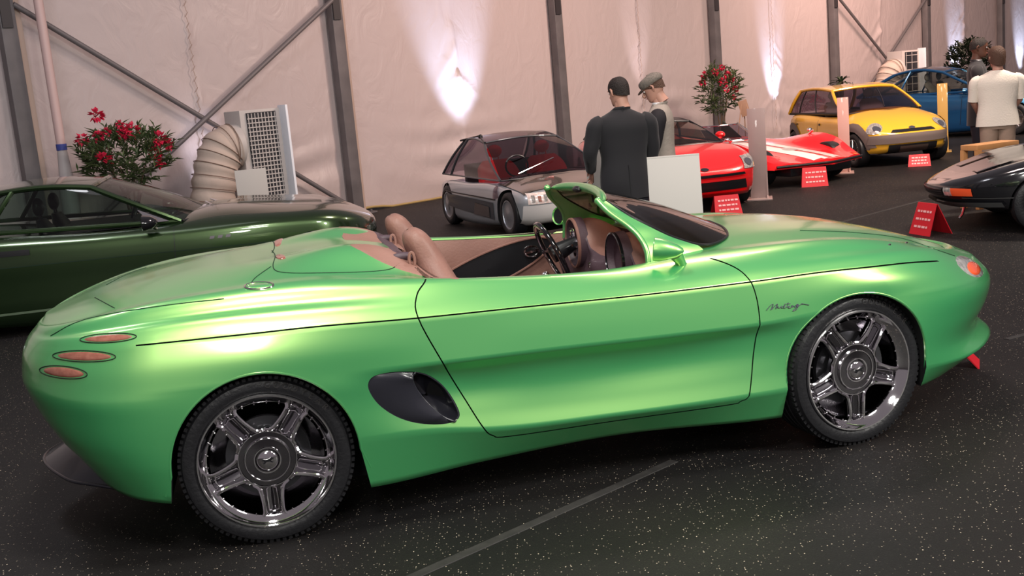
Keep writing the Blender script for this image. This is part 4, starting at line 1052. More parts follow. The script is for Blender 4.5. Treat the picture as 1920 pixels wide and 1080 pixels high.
MB().box((.8, 0, .80), (1.9, 1.3, .012)).build('cabin_floor', M_['black'], Cc)
for s in (-1, 1):
    lay(cbv, quad((s * .78, .50), (s * .56, .50), (s * .60, .64), (s * .76, .66)), '-x', 'head_lamp', M_['lampglass'], Cc, .010)
    lay(cbv, blob((s * .66, .57), .055, .04), '-x', 'lamp_bowl', M_['chrome'], Cc, .018)
    mirror_(Cc, (1.55, s * .92, .86), mat('brass_mirror', (.7, .5, .3), .2, 1) if s < 0 else RED, s, .8)
lay(cbv, quad((-.62, .26), (.62, .26), (.58, .38), (-.58, .38), 16, 5), '-x', 'lower_grille', M_['black'], Cc, .010)
lay(cbv, quad((-.58, .435), (.58, .435), (.56, .465), (-.56, .465), 16, 2), '-x', 'upper_slot', M_['black'], Cc, .010)
lay(cbv, quad((-.66, .385), (.66, .385), (.66, .415), (-.66, .415), 16, 2), '-x', 'bumper_bar', RED, Cc, .035)
lay(cbv, quad((-.66, .20), (.66, .20), (.64, .235), (-.64, .235), 16, 2), '-x', 'chin_bar', RED, Cc, .030)
lay(cbv, blob((0, .53), .055, .018), '-x', 'nose_badge', M_['darkchrome'], Cc, .008)
for cx in (0, 2.5):
    for y in (-.83, .83): simple_wheel(Cc, cx, y, .31, AL)

# ================================================= D  red wedge racer with white stripes and raised wings
Dc = thing('striped_racer', 'low red wedge-nosed racer with twin white stripes and pointed front wings', 'car', (3.50, 18.2, 0), rad(-62))
st = []
for x, hw, zc, zsd, zf in ((-.9, .70, .62, .55, .60), (-.3, .80, .66, .56, .62), (.4, .86, .62, .52, .60), (1.1, .90, .56, .44, .62), (1.6, .93, .50, .38, .66), (2.0, .93, .45, .34, .58), (2.35, .90, .40, .325, .42), (2.6, .84, .35, .315, .33)):
    st.append([(x, -hw, .30 - .0), (x, -hw - .02, zsd - .05), (x, -hw * .96, zf if x > .9 else zsd), (x, -hw * .72, max(zf - .05, zc) if x > .9 else zc), (x, -hw * .5, zc - .02), (x, -hw * .25, zc), (x, 0, zc + .01)])
st = np.array(st)
fw = np.clip((st[:, :, 0] - 1.6) / 1.0, 0, 1); st[:, :, 0] += fw * (.30 * (1 - np.abs(st[:, :, 1]) / .9) - .16)      # nose comes to a blunt point
full = np.concatenate([st, st[:, ::-1][:, 1:] * [1, -1, 1]], 1)
Gd = smooth_rows(full, [4] * 7); Gd = smooth_rows(Gd.transpose(1, 0, 2), [3] * 12, sharp=(2, 10)).transpose(1, 0, 2)
low = Gd.copy(); low[:, :, 2] = .27 + (low[:, :, 2] - .3) * .03
b_ = MB(); b_.grid(Gd); b_.grid(low[:, ::-1])
for e in (0, -1): b_.grid(np.stack([Gd[e], low[e]]))
Db = b_.build('body', RED, Dc, weld=.0005, smooth=45)
dbv = BVHTree.FromPolygons([Vector(v) for v in b_.v], b_.f)
WHT = mat('white_stripe', (.85, .82, .78), .3, coat=.6)
for y in (-.155, .155): lay(dbv, quad((.2, y - .11), (2.68, y - .11), (2.68, y + .11), (.2, y + .11), 40, 3), '-z', 'white_stripe', WHT, Dc, .004)
lay(dbv, blob((1.85, .0), .13, .11), '-z', 'round_emblem', mat('silver_emblem', (.6, .58, .56), .3, .6), Dc, .006)
MB().tube([(2.62 + .30 * (1 - abs(y) / .9) - .16, y, .31) for y in np.linspace(-.84, .84, 12)], .018, 8).build('nose_lip', M_['black'], Dc)
MB().box((1.0, 0, .21), (3.0, 1.2, .13)).build('underbody', M_['black'], Dc, bevel=.03)
gr = MB().box((2.36, 0, .22), (.05, .9, .03)).tube([(2.42, -.45, .19), (2.46, .1, .18), (2.42, .6, .19)], .02, 8).tube([(2.42, -.45, .25), (2.46, .1, .24), (2.42, .6, .25)], .012, 8); gr.build('front_spoiler', M_['darkchrome'], Dc)
for s in (-1, 1):
    MB().tube([(1.35, s * .80, .60), (1.50, s * .82, .70), (1.40, s * .82, .71)], .02, 8).ball((1.42, s * .83, .71), (.04, .05, .03)).build('wing_mirror', M_['chrome'], Dc)
for cx in (0, 1.95):
    for y in (-.78, .78): simple_wheel(Dc, cx, y, .27, AL)
P = [[(.55 + .35 * (1 - (y / .5) ** 2) - .35 * t, y * (1 - .2 * t), .64 + .24 * t) for t in (0, .5, 1)] for y in np.linspace(-.5, .5, 15)]
ws_ = MB().grid(P).build('windscreen', M_['smokeglass'], Dc, smooth=180, fix=False)
MB().tube([p[0] for p in P], .014, 6).tube([p[2] for p in P], .012, 6).tube(P[0], .012, 6).tube(P[-1], .012, 6).build('screen_frame', M_['chrome'], Dc)
MB().add([(-.2, .35, .64), (.35, .35, .64), (-.1, .35, .92), (-.2, .37, .64), (.35, .37, .64), (-.1, .37, .92)], [(0, 1, 2), (5, 4, 3), (0, 3, 4, 1), (1, 4, 5, 2), (2, 5, 3, 0)]).build('rear_fin', mat('dark_green_fin', (.03, .045, .03), .4), Dc)

# ================================================= E  yellow hatchback
YEL = mat('golden_yellow_paint', (.83, .44, .03), .28, coat=1); CLAD = mat('taupe_cladding', (.16, .125, .115), .55)
Ec = thing('yellow_hatchback', 'golden yellow five-door hatchback with taupe wheel arches and bumper', 'car', (6.14, 20.2, 0), rad(-81)); Ec.scale = (.92, .92, .92)
eb, ebv = make_body('body', YEL, Ec, -.62, 3.08, K('-.62:.70 0:.84 1.3:.84 2.5:.84 3.0:.74'), .20, .45, K('-.62:.86 0:.90 1.2:.86 2.0:.84 2.5:.79 2.85:.68 3.08:.58'), K('-.62:.90 .5:.88 1.6:.90 1.95:.99 2.3:.93 2.7:.80 3.08:.60'), wheels=(0, 2.45), r=.30, nf=3.0, af=.55, nr=3)
cabin(Ec, (1.98, .74, .93), (1.28, .60, 1.34), (-.15, .56, 1.36), (-.55, .66, .92), M_['smokeglass'], YEL, YEL, splits=(0, .2, .52, 1), bow_c=.25, bulge=.05, rt=.030, pillar=.014, side_frame=M_['black'])
MB().box((.7, 0, .90), (2.2, 1.3, .012)).build('cabin_floor', M_['black'], Ec)
SE = mat('pale_seat_cloth', (.30, .26, .23), .7)
for y in (-.36, .36): car_seat(Ec, .95, y, .75, SE, .38)
for s in (-1, 1):
    lay(ebv, blob((s * .62, .665), .14, .075, s * -.45), '-x', 'head_lamp', M_['lampglass'], Ec, .010); lay(ebv, blob((s * .60, .655), .06, .045), '-x', 'lamp_bowl', M_['chrome'], Ec, .020)
    ax = 'y' if s < 0 else '-y'
    for c, nm in (((2.45, .30), 'front_arch_cladding'), ((0, .30), 'rear_arch_cladding')):
        U = np.zeros((13, 4)); V = U.copy()
        for i in range(13):
            for j in range(4):
                a = PI * (-.06 + 1.12 * i / 12); r_ = .335 + .045 * j; U[i, j] = c[0] + r_ * math.cos(a); V[i, j] = c[1] + r_ * math.sin(a)
        lay(ebv, (U, V), ax, nm, CLAD, Ec, .014)
    for x0 in (.25, 1.18):
        lay(ebv, blob((x0, .74), .035, .022), ax, 'door_handle', M_['black'], Ec, .012)
        P = ray_patch(ebv, *quad((x0 - .1, .28), (x0 - .092, .28), (x0 - .092, .86), (x0 - .1, .86), 1, 12), ax, .003); MB().grid(P).build('door_gap', M_['black'], Ec, smooth=80)
lay(ebv, quad((-.74, .40), (.74, .40), (.72, .55), (-.72, .55), 18, 5), '-x', 'bumper_cladding', CLAD, Ec, .02)
lay(ebv, quad((-.42, .58), (.42, .58), (.36, .625), (-.36, .625), 14, 3), '-x', 'upper_grille', M_['black'], Ec, .010)
lay(ebv, quad((-.45, .23), (.45, .23), (.45, .38), (-.45, .38), 14, 4), '-x', 'lower_intake', M_['black'], Ec, .014)
lay(ebv, quad((-.26, .26), (.26, .26), (.26, .35), (-.26, .35), 10, 3), '-x', 'number_plate', mat('dark_plate', (.05, .035, .03), .4), Ec, .026)
lay(ebv, blob((0, .64), .06, .022), '-x', 'nose_badge', M_['chrome'], Ec, .016)
MB().tube([(.9, 0, 1.41), (.88, 0, 1.46)], .006, 6).build('aerial', M_['black'], Ec)
for cx in (0, 2.45):
    for y in (-.83, .83): simple_wheel(Ec, cx, y, .30, AL, 9)

# ================================================= F  blue rounded coupe, far right
BLU = flake_paint('blue_paint', (.01, .07, .22), (.05, .25, .42), .5, .25, .28)
Fc = thing('blue_coupe', 'metallic blue round-roofed coupe behind the yellow hatchback', 'car', (8.75, 23.9, 0), rad(-40))
fb, fbv = make_body('body', BLU, Fc, -.9, 3.3, K('-.9:.68 0:.86 1.3:.85 2.5:.86 3.1:.74'), .2, .45, K('-.9:.80 0:.92 1.2:.86 2.5:.80 3.0:.68 3.3:.55'), K('-.9:.85 .3:.92 1.3:.86 1.9:.90 2.6:.82 3.0:.70 3.3:.55'), wheels=(0, 2.5), r=.32, nf=2.4)
cabin(Fc, (1.95, .74, .90), (1.1, .58, 1.32), (.1, .56, 1.34), (-.7, .66, .92), M_['clearglass'], BLU, mat('dark_blue_roof', (.03, .03, .05), .3, coat=1), splits=(0, .35, 1), bulge=.09, rt=.028, bow_c=.25)
for y in (-.36, .36): car_seat(Fc, .85, y, .75, SE, .38)
for s in (-1, 1):
    lay(fbv, blob((s * .56, .62), .12, .05), '-x', 'head_lamp', M_['lampglass'], Fc, .012); mirror_(Fc, (1.62, s * .95, .93), BLU, s, 1)
    ax = 'y' if s < 0 else '-y'; P = ray_patch(fbv, *quad((1.5, .25), (1.508, .25), (1.56, .86), (1.55, .86), 1, 12), ax, .003); MB().grid(P).build('door_gap', M_['black'], Fc, smooth=80)
lay(fbv, quad((-.4, .32), (.4, .32), (.36, .42), (-.36, .42), 12, 3), '-x', 'grille', M_['black'], Fc, .012)
for cx in (0, 2.5):
    for y in (-.84, .84): simple_wheel(Fc, cx, y, .32, AL)

# ================================================= G  black coupe, right edge
BLK = mat('black_paint', (.008, .008, .010), .15, coat=1, spec=.6)
Gc = thing('black_convertible', 'black low-nosed convertible entering from the right edge, facing left', 'car', (7.58, 10.22, 0), rad(169))
gb, gbv = make_body('body', BLK, Gc, -.9, 3.42, K('-.9:.72 0:.86 1.3:.84 2.55:.86 3.2:.72'), .22, .37, K('-.9:.72 0:.76 1.2:.73 2.0:.71 2.6:.665 3.0:.565 3.42:.44'), K('-.9:.74 .3:.78 1.4:.73 1.9:.75 2.6:.69 3.0:.58 3.42:.45'), wheels=(0, 2.55), r=.27, wellr=.29, nf=2.2, af=.7)
cabin(Gc, (1.80, .72, .745), (1.20, .56, 1.0), (.1, .54, 1.02), (-.4, .64, .79), M_['bronzeglass'], BLK, mat('cream_top_and_reflection', (.62, .55, .45), .8, bump=(40, .2)), splits=(0, .3, 1), bulge=.05, rt=.018, bow_c=.2)
REFL = [[(1.93 + .12 * (1 - y * y) - .62 * t, y * (.66 - .12 * t), .765 + .22 * t) for t in (0, .5, 1)] for y in np.linspace(-1, 1, 13)]
MB().grid(REFL).build('screen_reflection', bpy.data.materials['cream_top_and_reflection'], Gc, smooth=180, fix=False)  # cream sheet added behind the glass, stands in for its beige reflection
for s in (-1, 1):
    lay(gbv, quad((s * .62, .36), (s * .46, .36), (s * .46, .43), (s * .62, .43)), '-x', 'turn_lamp', M_['orange'], Gc, .012)
    lay(gbv, quad((s * .46, .36), (s * .38, .36), (s * .38, .43), (s * .46, .43)), '-x', 'side_lamp', M_['lampglass'], Gc, .012)
    ax = 'y' if s < 0 else '-y'
    P = ray_patch(gbv, *quad((-.8, .36), (3.2, .335), (3.2, .345), (-.8, .37), 40, 1), ax, .008); MB().grid(P).build('waist_strip', mat('strip_grey', (.05, .05, .05), .3) if s < 0 else bpy.data.materials['strip_grey'], Gc, smooth=80)
    lay(gbv, quad((2.72, s * .52), (3.05, s * .48), (3.05, s * .25), (2.72, s * .25)), '-z', 'pop_up_lamp', BLK, Gc, .010)
lay(gbv, quad((-.36, .36), (.36, .36), (.36, .43), (-.36, .43), 12, 4), '-x', 'grille', M_['black'], Gc, .008)
for k in range(3): lay(gbv, quad((-.36, .372 + .02 * k), (.36, .372 + .02 * k), (.36, .378 + .02 * k), (-.36, .378 + .02 * k), 12, 1), '-x', 'grille_bar', bpy.data.materials['strip_grey'], Gc, .014)
lay(gbv, quad((-.76, .27), (.76, .27), (.76, .31), (-.76, .31), 20, 2), '-x', 'bumper_strip', bpy.data.materials['strip_grey'], Gc, .03)
MB().tube([(3.10, .2, .26), (3.13, .2, .14), (3.16, .2, .10)], .014, 6).build('tow_hook', M_['chrome'], Gc)
for cx in (0, 2.55):
    for y in (-.845, .845): simple_wheel(Gc, cx, y, .27, AL)
# ------------------------------------------------------------------ people
SKIN_L = mat('fair_skin', (.52, .27, .20), .5); SKIN_D = mat('brown_skin', (.13, .055, .035), .45)
SUIT = mat('black_suit_cloth', (.012, .011, .014), .8, sheen=.15); SUIT2 = mat('charcoal_suit_cloth', (.014, .013, .016), .8, sheen=.15)
TROU = mat('dark_trousers', (.013, .011, .018), .8); GREYJ = mat('stone_grey_jacket', (.34, .29, .25), .8, bump=(40, .2)); BLKS = mat('black_sleeve', (.011, .009, .012), .8)
WHT_T = mat('cream_knit_top', (.80, .72, .63), .85, bump=(60, .25)); KHA = mat('khaki_trousers', (.36, .25, .19), .8, bump=(12, .4)); SHIRT = mat('white_shirt', (.8, .78, .78), .7)
HAIR_D = mat('dark_hair', (.018, .011, .009), .6, bump=(120, .6)); HAIR_B = mat('brown_hair', (.085, .040, .024), .55, bump=(120, .6)); CAPM = mat('grey_tweed_cap', (.24, .20, .17), .9, bump=(150, .5), var=(60, (.16, .14, .12)))
SHOE = mat('black_shoe', (.01, .01, .01), .3); EYEW = mat('eye_white', (.7, .68, .66), .3); EYED = mat('eye_dark', (.01, .008, .006), .2); LIPM = mat('lips', (.36, .12, .10), .5)

def skin_body(joints, edges, name, parent, m, lvl=2, root=0):
    me = bpy.data.meshes.new(name); me.from_pydata([j[0] for j in joints], edges, [])
    bm = bmesh.new(); bm.from_mesh(me); sl = bm.verts.layers.skin.verify(); bm.verts.ensure_lookup_table()
    for i, v in enumerate(bm.verts): r = joints[i][1]; v[sl].radius = r if isinstance(r, tuple) else (r, r); v[sl].use_root = (i == root)
    bm.to_mesh(me); bm.free()
    o = bpy.data.objects.new(name, me); COL.objects.link(o)
    a = o.modifiers.new('s', 'SKIN'); a.use_smooth_shade = True
    b_ = o.modifiers.new('u', 'SUBSURF'); b_.levels = lvl
    me2 = bpy.data.meshes.new_from_object(o.evaluated_get(bpy.context.evaluated_depsgraph_get())); bpy.data.objects.remove(o)
    me2.materials.clear()
    for q in (m if isinstance(m, (list, tuple)) else [m]): me2.materials.append(q)
    me2.shade_smooth(); me2.name = name
    return new_obj(name, me2, parent)

def loft_torso(secs, parent, name, m, n=28, cx=0, cap=False):
    """secs: (z, half width y, half depth x, centre x)"""
    P = [[(c + d * math.sin(t) , w_ * math.copysign(abs(math.cos(t)) ** .85, math.cos(t)), z + zo * abs(math.cos(t)) ** 2) for t in [2 * PI * k / n for k in range(n)]] for z, w_, d, c, zo in secs]
    G = smooth_rows(np.array(P), [4] * (len(P) - 1)); b_ = MB().grid(G, closev=True)
    if cap: b_.f.append(tuple(range(len(b_.v) - n, len(b_.v))))
    return b_.build(name, m, parent, smooth=70)

def hand(parent, w_, d, side, m):
    """palm and five bent fingers from wrist w_ pointing along d (down)"""
    w_ = Vector(w_); d = Vector(d).normalized(); a = Vector((1, 0, 0)); a = (a - d * a.dot(d)).normalized(); b_ = d.cross(a) * side
    mb = MB(); 
    P = []
    for t, hw, ht in ((0, .024, .018), (.03, .032, .018), (.065, .040, .016), (.09, .040, .013)):
        c = w_ + d * t; P.append([tuple(c + a * hw * math.cos(q) + b_ * ht * math.sin(q)) for q in [2 * PI * k / 14 for k in range(14)]])
    mb.grid(P, closev=True); mb.f.append(tuple(range(14))); mb.f.append(tuple(len(mb.v) - 14 + k for k in range(14)))
    for k, L in enumerate((.068, .078, .072, .056)):
        s = w_ + d * .082 + a * (.029 - .0195 * k); c1 = d * L * .45; c2 = (d * .8 - b_ * .6).normalized() * L * .32; c3 = (d * .45 - b_ * .9).normalized() * L * .25
        mb.tube([s, s + c1, s + c1 + c2, s + c1 + c2 + c3], [.0095, .009, .008, .006], 8)
    s = w_ + d * .03 + a * .028
    mb.tube([s, s + (d * .6 + a * .8).normalized() * .03, s + (d * .9 + a * .5).normalized() * .055 - b_ * .008, s + d * .075 + a * .02 - b_ * .015], [.013, .011, .010, .007], 8)
    return mb

def head_part(root, p, yaw, nod, skin, hair, kind, s=1.0):
    """head with face; p = base of skull centre. faces +x before yaw"""
    T = Matrix.Translation(p) @ Matrix.Rotation(yaw, 4, 'Z') @ Matrix.Rotation(nod, 4, 'Y') @ Matrix.Scale(s, 4)
    P = []
    prof = [(-.115, .028, .030, .045), (-.108, .045, .052, .035), (-.085, .058, .072, .022), (-.05, .066, .085, .008), (-.01, .072, .094, 0), (.03, .076, .099, -.002), (.065, .072, .094, -.006), (.09, .055, .074, -.010), (.105, .030, .042, -.012), (.110, .006, .01, -.012)]
    for z, hy, hx, cx in prof:
        row = []
        for k in range(28):
            t = 2 * PI * k / 28; x = hx * math.cos(t); y = hy * math.sin(t)
            if x > 0 and z < -.03: x *= 1.0
            row.append((cx + x, y, z))
        P.append(row)
    G = smooth_rows(np.array(P), [3] * 9); h = MB().grid(G, closev=True)
    h.tube([(.085, 0, .012), (.098, 0, -.005), (.118, 0, -.028), (.112, 0, -.038), (.088, 0, -.040)], [.010, .011, .015, .014, .010], 10)       # nose
    for sy in (1, -1):
        h.tube([(-.005, sy * .072, -.035), (-.012, sy * .086, -.015), (-.016, sy * .090, .010), (-.004, sy * .086, .022), (.004, sy * .078, .010)], [.007, .009, .010, .009, .006], 8)    # ears
        h.ball((.088, sy * .030, .026), (.012, .020, .007), 10, 6)       # brow
    h.tube([(-.01, 0, -.07), (-.015, 0, -.11), (-.022, 0, -.16)], [.058, .055, .060], 16)     # neck
    o = h.xf(T).build('head', skin, root, smooth=70)
    for sy in (1, -1):
        MB().ball((.086, sy * .031, .004), (.009, .014, .009), 10, 7).xf(T).build('eye', EYEW, o); MB().ball((.0935, sy * .031, .004), (.003, .006, .006), 8, 6).xf(T).build('pupil', EYED, o)
    MB().tube([(.090, -.024, -.064), (.099, 0, -.061), (.090, .024, -.064)], [.003, .007, .003], 8).xf(T).build('mouth', LIPM, o)
    if kind != 'none':
        Pz = []
        vol = {'short': 1.06, 'cropped': 1.02, 'bob': 1.22, 'cap': 1.04}[kind]
        for i in range(12):
            f = i / 11; row = []
            for k in range(32):
                t = 2 * PI * k / 32; back = (1 - math.cos(t)) / 2      # 0 at face, 1 at back of head
                lo = {'short': .055 - .115 * back ** .7, 'cropped': .062 - .10 * back ** .7, 'bob': .050 - .16 * back ** .5, 'cap': .03 - .075 * back}[kind]
                z = lo + (.112 - lo) * f; rr = math.sqrt(max(0, 1 - max(0, (z - .02) / .100) ** 2.3)) if z > .02 else 1 - .12 * ((.02 - z) / .1) ** 1.5
                wob = 1 + .03 * math.sin(k * 2.7 + i) * (kind == 'bob')
                row.append((-.006 + .100 * vol * rr * math.cos(t) * wob, .078 * vol * rr * math.sin(t) * wob, z * (1.0 if z < .02 else vol)))
            Pz.append(row)
        hb = MB().grid(Pz, closev=True); hb.f.append(tuple(len(hb.v) - 32 + k for k in range(32))); hb.xf(T).build('hair', hair, o, smooth=70)
    if kind == 'cap':
        Pc = []
        for z, r, cx in ((.030, 1.02, -.008), (.040, 1.10, -.008), (.070, 1.16, -.004), (.098, 1.02, .004), (.116, .70, .008), (.122, .2, .01), (.123, .01, .01)):
            Pc.append([(cx + .103 * r * math.cos(t), .083 * r * math.sin(t), z + .010 * math.cos(t) * -1) for t in [2 * PI * k / 28 for k in range(28)]])
        MB().grid(smooth_rows(np.array(Pc), [3] * 6), closev=True).xf(T).build('cap', CAPM, root, 'grey tweed flat cap')
        br_ = [[(.075 + .06 * r * math.cos(t) + .02 * r, .078 * math.sin(t) * (.6 + .4 * r), .030 - .020 * r * math.cos(t)) for t in np.linspace(-PI / 2, PI / 2, 13)] for r in (0, .5, 1)]
        b_ = MB(); b_.grid(br_); b_.grid(np.array(br_) - np.array((0, 0, .006))); b_.xf(T).build('cap_peak', CAPM, root, smooth=180, fix=False)
    return o

def person(label, loc, rz, skin, hair, hkind, top, top_sleeve, trouser, jacket='suit', yaw=0, nod=0, H_=1.76, armL=None, armR=None, wide=1.0, belly=0, group=None):
    k = H_ / 1.76
    t = thing('person', label, 'person', loc, rz, group)
    sh = 1.44 * k; hipz = .93 * k
    aL = armL or [(0, .235, 1.16), (.04, .25, .93)]; aR = armR or [(0, -.235, 1.16), (.04, -.25, .93)]
    aL = [Vector(p) * k for p in aL]; aR = [Vector(p) * k for p in aR]
    for s_ in (aL, aR): pass
    J = [((0, 0, hipz), (.10, .12)), ((0, 0, 1.12 * k), (.08, .10)), ((-.01, 0, 1.28 * k), (.085, .11)), ((-.01, 0, 1.40 * k), (.05, .05)), ((0, 0, 1.53 * k), .052), ((.005, 0, 1.60 * k), .056)]
    E = [(0, 1), (1, 2), (2, 3), (3, 4), (4, 5)]
    for sy, arm in ((1, aL), (-1, aR)):
        n = len(J); J += [((-.01, sy * .17 * wide, sh - .05), .045), (tuple(arm[0]), .042), (tuple(arm[1]), .028), (tuple(arm[1] + (arm[1] - arm[0]).normalized() * .05), .026)]
        E += [(3, n), (n, n + 1), (n + 1, n + 2), (n + 2, n + 3)]
        n = len(J); J += [((0, sy * .095, .86 * k), .088), ((.01, sy * .10, .48 * k), .058), ((-.01, sy * .105, .10 * k), .042), ((.02, sy * .105, .05), .045), ((.14, sy * .115, .035), .035)]
        E += [(0, n), (n, n + 1), (n + 1, n + 2), (n + 2, n + 3), (n + 3, n + 4)]
    bo = skin_body(J, E, 'body', t, [skin])
    # clothes
    for sy in (1, -1):
        leg = [((0, sy * .085, .90 * k), .115), ((.005, sy * .095, .70 * k), .100), ((.012, sy * .10, .48 * k), .080), ((0, sy * .105, .25 * k), .074), ((0, sy * .107, .07 * k), .078)]
        MB().tube(smooth2([p for p, r in leg], 5), list(np.interp(np.arange(21) / 5, range(5), [r for p, r in leg])), 18, caps=False).build('trouser_leg', trouser, t, smooth=70)
        sh_ = MB(); Pn = []
        for x, hw, ht, z in ((-.085, .025, .02, .03), (-.07, .038, .042, .045), (0, .042, .05, .052), (.07, .048, .034, .036), (.13, .046, .024, .026), (.17, .030, .015, .018), (.18, .008, .006, .012)):
            Pn.append([(x, sy * .112 + hw * math.cos(q), max(0.0, z + ht * math.sin(q))) for q in [2 * PI * i / 16 for i in range(16)]])
        sh_.grid(Pn, closev=True); sh_.f.append(tuple(range(16))); sh_.f.append(tuple(len(sh_.v) - 16 + i for i in range(16))); sh_.build('shoe', SHOE, t, smooth=60)
    loft_torso([(.80 * k, .165 * wide, .115, 0, 0), (.92 * k, .175 * wide, .125, 0, 0), (1.02 * k, .16 * wide, .115 + belly * .5, belly * .3, 0)], t, 'trouser_seat', trouser)
    hem = {'suit': .74, 'jacket': .86, 'top': .84}[jacket] * k; fl = {'suit': .20, 'jacket': .195, 'top': .205}[jacket]
    S_ = [(hem, fl * wide, .135 + belly * .3, -.005, 0), (.95 * k, .195 * wide, .130 + belly * .6, 0, 0), (1.10 * k, .178 * wide, .120 + belly, belly * .4, 0), (1.25 * k, .20 * wide, .125 + belly * .5, 0, 0), (1.37 * k, .215 * wide, .120, -.01, 0),
          (1.435 * k, .205 * wide, .100, -.012, -.015), (1.475 * k, .13 * wide, .080, -.014, -.008), (1.505 * k, .072, .064, -.012, 0)]
    torso = loft_torso(S_, t, {'suit': 'suit_jacket', 'jacket': 'jacket', 'top': 'knit_top'}[jacket], top)
    for sy, arm, nm in ((1, aL, 'sleeve'), (-1, aR, 'sleeve')):
        s0 = Vector((-.012, sy * .155 * wide, sh - .035)); s1 = Vector((-.012, sy * .205 * wide, sh - .07)); e = arm[0]; w_ = arm[1]
        if jacket == 'top': pts = [s0, s1, s1.lerp(e, .6), e]; rr = [.060, .068, .062, .060]
        else: pts = [s0, s1, s1.lerp(e, .5), e, e.lerp(w_, .5), w_]; rr = [.070, .080, .072, .062, .054, .046]
        sm = smooth2(pts, 4); MB().tube(sm, list(np.interp(np.linspace(0, len(pts) - 1, len(sm)), range(len(pts)), rr)), 16, caps=True).build(nm, top_sleeve, torso, smooth=70)
        dd = (arm[1] - arm[0]).normalized(); hand(t, arm[1] + dd * .03, dd, sy, skin).build('hand', skin, t, smooth=60)
    if jacket != 'top':
        MB().lathe([(.066, .0), (.064, .022), (.058, .035), (.055, .030), (.056, 0)], 24, (-.012, 0, 1.485 * k), 'z').build('shirt_collar', SHIRT, t)
        # folded jacket collar and back vent
        MB().tube([(.085, .045, 1.42 * k), (.02, .078, 1.485 * k), (-.045, .060, 1.512 * k), (-.078, 0, 1.515 * k), (-.045, -.060, 1.512 * k), (.02, -.078, 1.485 * k), (.085, -.045, 1.42 * k)], .014, 8).build('collar', top, torso)
        if jacket == 'suit': MB().box((-.137, 0, .90 * k), (.004, .006, .26)).build('back_vent', M_['black'], torso)
    head_part(t, Vector((.012 + .05 * math.sin(nod) * 1, 0, 1.655 * k)), yaw, nod, skin, hair, hkind, k)
    return t

person('man in black suit seen from behind, between the wedge car and the white sign board', (1.05, 9.35, 0), rad(100), SKIN_L, HAIR_D, 'short', SUIT, SUIT, TROU, 'suit', yaw=rad(22), nod=rad(12), H_=1.73, wide=1.12,
       armL=[(.0, .30, 1.15), (.16, .26, 1.00)], armR=[(.02, -.27, 1.16), (.10, -.25, .93)])
person('man in grey flat cap and stone jacket with black sleeve looking down', (1.47, 10.05, 0), rad(165), SKIN_L, HAIR_B, 'cap', GREYJ, BLKS, TROU, 'jacket', yaw=rad(-4), nod=rad(24), H_=1.73, wide=1.0, belly=.01,
       armL=[(.03, .235, 1.14), (.14, .22, .92)], armR=[(.02, -.24, 1.16), (.22, -.20, 1.02)])
person('man in dark suit and white collar facing the woman in white at the right edge', (6.07, 13.9, 0), rad(-22), SKIN_D, HAIR_D, 'cropped', SUIT2, SUIT2, TROU, 'suit', yaw=rad(-4), nod=rad(5), H_=1.84, wide=1.02,
       armL=[(.02, .25, 1.16), (.16, .22, .96)], armR=[(0, -.25, 1.16), (.05, -.25, .92)])
person('woman with short brown hair in cream top and khaki trousers seen from behind', (5.88, 12.95, 0), rad(75), SKIN_L, HAIR_B, 'bob', WHT_T, WHT_T, KHA, 'top', yaw=rad(18), nod=rad(4), H_=1.70, wide=1.18,
       armL=[(.03, .27, 1.15), (.17, .20, 1.02)], armR=[(.03, -.27, 1.15), (.17, -.20, 1.02)])

# ------------------------------------------------------------------ sign boards, stands and small red signs
BOARD = mat('off_white_board', (.50, .47, .44), .6); RS = mat('red_sign_card', (.55, .008, .018), .5); PALE = mat('pale_print', (.80, .42, .42), .5)
def face_cam(p): return math.atan2(-p[1], -p[0])
def a_board(name, label, p, rz, w_, h, lean=.16, z0=0.02, legs=True):
    t = thing(name, label, 'sign', p, rz)
    for s in (1, -1):
        q = MB().box((0, 0, 0), (.018, w_, h)); q.xf(Matrix.Translation((s * lean * h * .5 + 0, 0, z0 + h / 2)) @ Matrix.Rotation(-s * lean, 4, 'Y')); q.build('panel', BOARD, t, bevel=.003)
    MB().tube([(0, -w_ / 2, z0 + h), (0, w_ / 2, z0 + h)], .012, 8).build('hinge', BOARD, t)
    return t
tb = thing('sign_easel', 'white folded sign board on legs in front of the red coupe', 'sign', (1.325, 8.45, 0), rad(-98))
for s, m_ in ((1, BOARD), (-1, mat('greenish_board_back', (.38, .46, .43), .6))):
    q = MB().box((0, 0, 0), (.012, .40, .50)); q.xf(Matrix.Translation((s * .085, 0, .865)) @ Matrix.Rotation(-s * .33, 4, 'Y')); q.build('panel', m_, tb, bevel=.003)
    for y in (-.17, .17): MB().tube([(s * .15, y, .64), (s * .22, y, .012)], .012, 8).build('leg', M_['chrome'], tb)
MB().tube([(0, -.20, 1.105), (0, .20, 1.105)], .01, 8).build('hinge', BOARD, tb)
def card_stand(label, p, w_, h0, h1, rz, m=None):
    t = thing('card_stand', label, 'sign', p, rz)
    MB().box((0, 0, (h0 + h1) / 2), (.012, w_, h1 - h0)).build('card', m or BOARD, t, bevel=.003)
    MB().tube([(0, 0, .02), (0, 0, h0 + .05)], .012, 8).build('pole', M_['darkchrome'], t); MB().lathe([(.001, .02), (.12, .018), (.13, .0), (.001, 0)], 20, (0, 0, 0), 'z').build('foot', M_['darkchrome'], t)
card_stand('pale card on a stand beside the beige air duct', (-3.16, 13.9, 0), .39, .40, 1.04, face_cam((-3.1, 13.9)) + .1)
card_stand('narrow cream card half hidden by the man in the black suit', (.84, 9.85, 0), .16, .62, 1.17, face_cam((.84, 9.85)))
